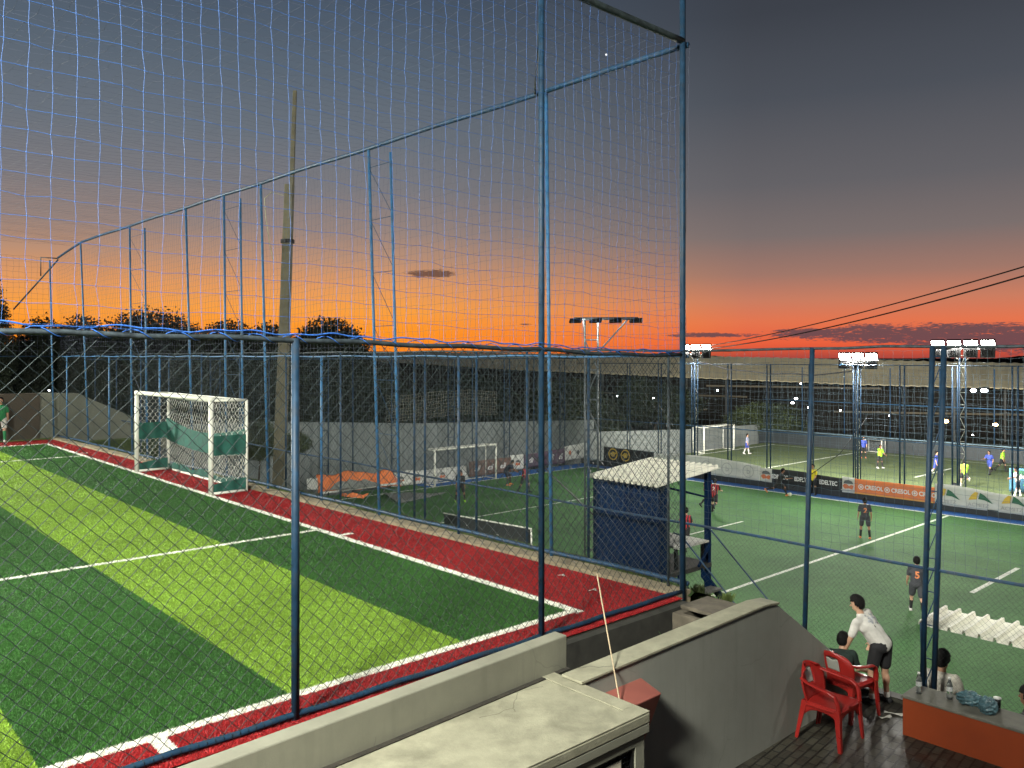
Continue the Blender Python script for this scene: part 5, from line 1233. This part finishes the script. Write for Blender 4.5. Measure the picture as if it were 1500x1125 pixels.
# =============================== red chairs
REDP = mat('red_plastic', (.30, .016, .013), .32, var=.06, scale=5, spec=.55, dirt=(.24, .015, .012), dscale=3, dirt_amt=.3)
STK = mat('grey_sticker', (.30, .30, .27), .5, var=.08)
def chair(loc, face, label):
    o = empty('plastic_chair', loc, math.atan2(-face[0], face[1]), label, 'chair', 'red plastic chairs on the patio')
    # seat
    mb = MB()
    def seat(s, t):
        x = (s-.5)*2; y = (t-.5)*2; wv = .235+.015*t; sx = x*wv*(1-.06*abs(y)**6); sy = y*.225*(1-.05*abs(x)**6)
        return Vector((sx, sy, .435-.018*(1-x*x)*(1-y*y)+.012*t))
    mb.grid(seat, 16, 16); mb.build('seat', REDP, o, True, solid=.022)
    mb = MB(); 
    loop = [seat(s, 0) for s in np.linspace(0, 1, 9)]+[seat(1, t) for t in np.linspace(.1, 1, 9)]+[seat(s, 1) for s in np.linspace(.9, 0, 9)]+[seat(0, t) for t in np.linspace(.9, .1, 8)]
    loop = [p+Vector((0, 0, -.02)) for p in loop]; mb.tube(loop+[loop[0]], .019, 8, False); mb.build('seat_rim', REDP, o, True)
    # backrest: curved shell, rounded top, with an oblong opening for the grey panel
    def back(s, t):
        x = (s-.5)*2; hw = .225+.035*math.sin(t*math.pi*.8); top = math.sqrt(max(0, 1-max(0, t-.62)**2/.145)) if t > .62 else 1
        X = x*hw*(.45+.55*top if t > .62 else 1); z = .44+.385*t-.05*t*(x*x); y = -.215-.115*t+.085*x*x*(.4+.6*t); return Vector((X, y, z))
    mb = MB(); mb.grid(back, 24, 22, skip=lambda i, j: 8 <= i <= 15 and 8 <= j <= 17)
    mb.build('backrest', REDP, o, True, solid=.02)
    mb = MB(); mb.grid(lambda s, t: back(.335+.33*s, .37+.40*t - (.07*math.exp(-((s-.5)/.16)**2) if t > .9 else 0))+Vector((0, -.004, 0)), 14, 10); mb.build('back_panel', STK, o, True, solid=.006)
    for sx in (-1, 1):
        # armrest sweeping from the backrest to the front leg
        path = [(.232, -.25, .70, .030, .016), (.262, -.16, .675, .032, .015), (.278, 0, .655, .034, .015), (.280, .12, .645, .034, .016), (.274, .185, .61, .033, .020), (.266, .215, .53, .034, .024), (.258, .222, .44, .036, .028)]
        mb = MB(); rings = []
        for i, (x, y, z, w_, h_) in enumerate(path):
            a = Vector(path[max(0, i-1)][:3]); b = Vector(path[min(len(path)-1, i+1)][:3]); t = (b-a).normalized(); X = Vector((1, 0, 0)); n = t.cross(X).normalized()
            c = Vector((x, y, z)); rings.append([Vector((sx*q.x, q.y, q.z)) for q in [c+X*math.cos(w)*w_+n*math.sin(w)*h_ for w in np.linspace(0, 2*math.pi, 13)[:-1]]])
        for r0, r1 in zip(rings[:-1], rings[1:]): mb.add(r0+r1, [(i, (i+1) % 12, 12+(i+1) % 12, 12+i) for i in range(12)])
        mb.add(rings[-1], [tuple(range(12))]); mb.add(rings[0], [tuple(range(12))]); mb.build('armrest', REDP, o, True)
        for fy, top, bot in ((1, (.258, .215, .45), (.285, .255, 0)), (-1, (.225, -.215, .45), (.265, -.295, 0))):
            mb = MB(); rings = []
            for t in np.linspace(0, 1, 9):
                c = Vector(top)*(1-t)+Vector(bot)*t; w_ = .048*(1-t)+.030*t; d_ = .045*(1-t)+.026*t; wl = .016
                # L shaped section open to the inside
                L = [(w_*.45, d_*fy*.5), (-w_, d_*fy*.5), (-w_, d_*fy*.5-wl*fy), (w_*.45-wl, d_*fy*.5-wl*fy), (w_*.45-wl, -d_*fy), (w_*.45, -d_*fy)]
                rings.append([Vector((sx*(c.x+x), c.y+y, c.z)) for x, y in L])
            for r0, r1 in zip(rings[:-1], rings[1:]): mb.add(r0+r1, [(i, (i+1) % 6, 6+(i+1) % 6, 6+i) for i in range(6)])
            mb.add(rings[0], [tuple(range(6))]); mb.add(rings[-1], [tuple(range(6))]); mb.build('leg', REDP, o, bevel=.004)
        # arch between the legs
    mb = MB()
    for yy in (.22, -.215):
        mb.grid(lambda s, t: Vector(((s-.5)*.46, yy, .425-t*(.05+.09*abs((s-.5)*2)**3))), 18, 3)
    for xx in (-.232, .232): mb.grid(lambda s, t: Vector((xx, (s-.5)*.42, .425-t*(.05+.09*abs((s-.5)*2)**3))), 18, 3)
    mb.build('apron', REDP, o, True, solid=.012); return o
chair(P(4.63, 9.27, PZ), (SN*.97, -CS*.96), 'empty red plastic armchair nearest the camera with its back to the grey wall')
chair(Vector((4.24, 10.38, PZ)), (.84, .55), 'farther red plastic armchair with the boy sitting in it')

# =============================== things on the counter
PET = mat('clear_bottle', (.85, .9, .9), .05, var=.02, trans=.92, spec=.6)
def bottle(p, h, label):
    o = empty('bottle', p, 0, label, 'bottle', 'clear bottles on the counter'); s = h/.24
    pr = [(.0, 0), (.028, 0), (.032, .006), (.032, .06), (.030, .075), (.032, .09), (.032, .15), (.028, .175), (.016, .205), (.0125, .215), (.0125, .235), (0, .235)]
    MB().lathe([(a*s, b*s) for a, b in pr]).build('body', PET, o, True)
    MB().lathe([(a*s, b*s) for a, b in [(0, .225), (.0155, .225), (.0155, .247), (0, .247)]]).build('cap', mat('white_cap', (.65, .65, .62), .5), o, True)
    MB().lathe([(a*s, b*s) for a, b in [(.0325, .095), (.0328, .145)]]).build('sleeve', mat('pale_label', (.55, .56, .56), .5, var=.2, scale=40), o, True)
    MB().lathe([(a*s, b*s) for a, b in [(0, .003), (.0285, .003), (.030, .02), (0, .02)]]).build('base', mat('white_cap', None), o, True)
bottle(at(1346, 1016, -.83), .25, 'clear water bottle at the left end of the orange counter'); bottle(at(1391, 1024, -.83), .25, 'clear water bottle right of the grey man on the counter')
BAG = mat('teal_plastic', (.085, .17, .20), .35, var=.3, scale=9, dirt=(.05, .10, .13), dscale=6, spec=.6)
def bag(p, r, label, seed):
    mb = MB(); mb.ell((0, 0, 0), r, None, 56, 36); rr = random.Random(seed); ph = [rr.uniform(0, 6.28) for _ in range(9)]
    out = []
    for v in mb.v:
        v = Vector(v); n = Vector((v.x/r[0], v.y/r[1], v.z/r[2]))
        a = abs(math.sin(n.x*5+n.y*3+ph[0]))*abs(math.sin(n.z*6-n.x*3+ph[1])); b = abs(math.sin(n.y*9+n.z*7+ph[2]+n.x*2)); c = abs(math.sin(n.x*15-n.z*11+ph[3]))
        q = v*(1-.26*a-.13*b-.06*c); q.z = max(q.z, -r[2]*.62)+r[2]*.62; out.append(tuple(q))
    mb.v = out; o = mb.build('plastic_bag', BAG, None, True); o.location = p; tag(o, label, 'bag', 'plastic bags on the counter'); return o
b1 = bag(at(1427, 1036, -.83)+Vector((0, .09, 0)), (.17, .12, .10), 'crumpled teal plastic bag in the middle of the counter', 1); b1.rotation_euler = (0, 0, -.6)
b2 = bag(at(1452, 1048, -.83)+Vector((0, .06, 0)), (.115, .12, .125), 'upright teal plastic bag right of the crumpled one', 2)
mb = MB(); o = empty('cup', at(1461, 1036, -.83), 0, 'black cup with pale lid behind the upright bag', 'cup')
MB().lathe([(0, 0), (.032, 0), (.038, .10), (.0, .10)]).build('body', BLK, o, True); MB().lathe([(0, .101), (.041, .101), (.041, .113), (0, .116)]).build('lid', mat('white_cap', None), o, True)
# litter
def scrap(p, s, m, label, rz):
    mb = MB(); mb.grid(lambda a, b: Vector(((a-.5)*s[0], (b-.5)*s[1], .006+.012*math.sin(a*5)*math.sin(b*4+1))), 6, 6); o = mb.build('litter', m, None, True, solid=.002); o.location = p; o.rotation_euler = (0, 0, rz); tag(o, label, 'litter', 'scraps of litter')
LIT = mat('litter_white', (.5, .49, .44), .8)
scrap(at(1312, 1046, PZ), (.26, .07), LIT, 'pale strip of litter on the paving left of the counter', -.5)
scrap(at(1298, 1051, PZ), (.16, .06), LIT, 'small pale scrap beside the leaning man\'s shoe', .2)
scrap(at(868, 868, 0)+Vector((0, 0, .03)), (.12, .05), LIT, 'white scrap on the red turf near the corner', .4)
scrap(at(822, 846, 0)+Vector((0, 0, .03)), (.10, .05), LIT, 'white scrap on the red turf left of the stick', .1)
scrap(at(174, 667, 0)+Vector((0, 0, .03)), (.28, .14), LIT, 'white scrap on the red turf left of the goal', .1)
# =============================== lamps inside and beyond the shed
WARM = mat('warm_bulb', (1, .8, .4), emis=((1, .62, .22), 60.)); COOL = mat('cool_bulb', (1, 1, 1), emis=((.9, .95, 1), 40.))
def bulb(px, py, d, r, m, label, grp='small lamps around the shed'):
    p = atd(px, py, d); o = empty('lamp', p, 0, label, 'lamp', grp)
    MB().ell((0, 0, 0), (r, r*.7, r*.55), None, 12, 8).build('bulb', m, o, True); mb = MB(); mb.box((0, .05, r*.75), (r*2.4, r*1.6, r*.4)); mb.build('hood', BLK, o)
bulb(1385, 617, 84, .30, WARM, 'warm yellow lamp under the shed between the fence posts and the right edge'); bulb(1458, 622, 84, .26, WARM, 'warm yellow lamp under the shed nearest the right edge')
bulb(1426, 572, 88, .30, COOL, 'left lamp of the cool white pair under the shed roof'); bulb(1442, 572, 88, .36, COOL, 'right lamp of the cool white pair under the shed roof')
bulb(1166, 584, 86, .18, COOL, 'upper of two small white lamps left of a fence post'); bulb(1161, 590, 86, .17, COOL, 'lower of two small white lamps left of a fence post')
bulb(296, 553.5, 58, .17, COOL, 'small white lamp among the dark trees above the white goal'); bulb(72, 572, 34, .035, COOL, 'tiny white lamp at the top of the brown wall')
for i, (x, y) in enumerate(((841, 579), (853, 579), (904, 580), (957, 583), (827, 594), (1173, 562), (1184, 597), (1051, 572), (1231, 601), (1303, 609), (1425, 637))):
    bulb(x, y, 83, .085, COOL, ['tiny white light beside the unlit mast, left one', 'tiny white light just right of the left one by the mast', 'tiny white light right of the unlit mast', 'tiny white light left of the corner post', 'faint low light left of the unlit mast', 'tiny light under the roof edge left of the thin post', 'tiny light on the thin fence post', 'tiny light under the shed right of the corner post', 'tiny light right of the thin fence post', 'tiny light below the middle lit mast', 'tiny light above the far pitch rail at right'][i])
for i, (px, py) in enumerate(((1410, 600), (1420, 640))):
    L = bpy.data.lights.new('shed_light', 'POINT'); L.energy = 900; L.color = (1, .72, .38); L.shadow_soft_size = .4; o = bpy.data.objects.new('shed_light', L); C.objects.link(o); o.location = atd(px, py, 80)
# =============================== floodlights of the upper pitch (outside the picture) and other masts
GU = 'floodlight masts outside the picture'
mast('floodlight_mast', 1.7, -5.5, -1.3, 9.2, P(17, 3.5, 0), 4, 2.2, True, 'tall lit mast on the near side of the upper pitch', GU, .3, P(0, 1)-P(0, 0), 8600, (.46, .40), col_=(1, 1, .88), depth=2.2)
mast('floodlight_mast', 36.0, -4.5, -.3, 9.0, P(20, 2, 0), 4, 2.2, True, 'tall lit mast on the far side of the upper pitch', GU, .3, P(0, 1)-P(0, 0), 11000, (.46, .40), col_=(1, 1, .88), depth=1.2)
mast('floodlight_mast', -2.0, 13.2, BZ, 5.0, P(4, 32, BZ), 4, 2.0, True, 'lit mast beside the right dugout', GU, .28, None, 2600, (.46, .40))
mast('floodlight_mast', -11, 52, CZ, 5.0, P(16, 58, CZ), 4, 2.4, True, 'lit mast at the right end of the far pitch', GU, .3, P(0, 1)-P(0, 0), 3500, (.46, .40))

blocker = MB(); blocker.uvbox(-8, 3.05, .25, 1.20, 4.85, 5.0); blocker.uvbox(-8, 3.1, 1.20, 1.28, 4.8, 5.05); one('shade_slab', blocker, CONC, 'unseen overhead slab added to keep the near floodlight off the patio', 'light blocker')  # added out of view, shaped to shade the patio from the near mast
# =============================== camera and render settings
cam = bpy.data.cameras.new('Camera'); co = bpy.data.objects.new('Camera', cam); C.objects.link(co); S.camera = co
co.location = (0, 0, CAMZ); co.rotation_euler = (R(90), 0, 0)
cam.sensor_width = 36; cam.lens = FOC/1500*36; cam.shift_y = -(562.5-HOR)/1500; cam.clip_start = .1; cam.clip_end = 6000
S.render.engine = 'CYCLES'
S.view_settings.view_transform = 'Standard'; S.view_settings.look = 'None'; S.view_settings.exposure = 0; S.view_settings.gamma = 1
S.cycles.use_denoising = True
S.cycles.sample_clamp_indirect = 4; S.cycles.max_bounces = 6; S.cycles.diffuse_bounces = 3; S.cycles.glossy_bounces = 3; S.cycles.transmission_bounces = 6; S.cycles.caustics_reflective = False; S.cycles.caustics_refractive = False
S.cycles.use_light_tree = True
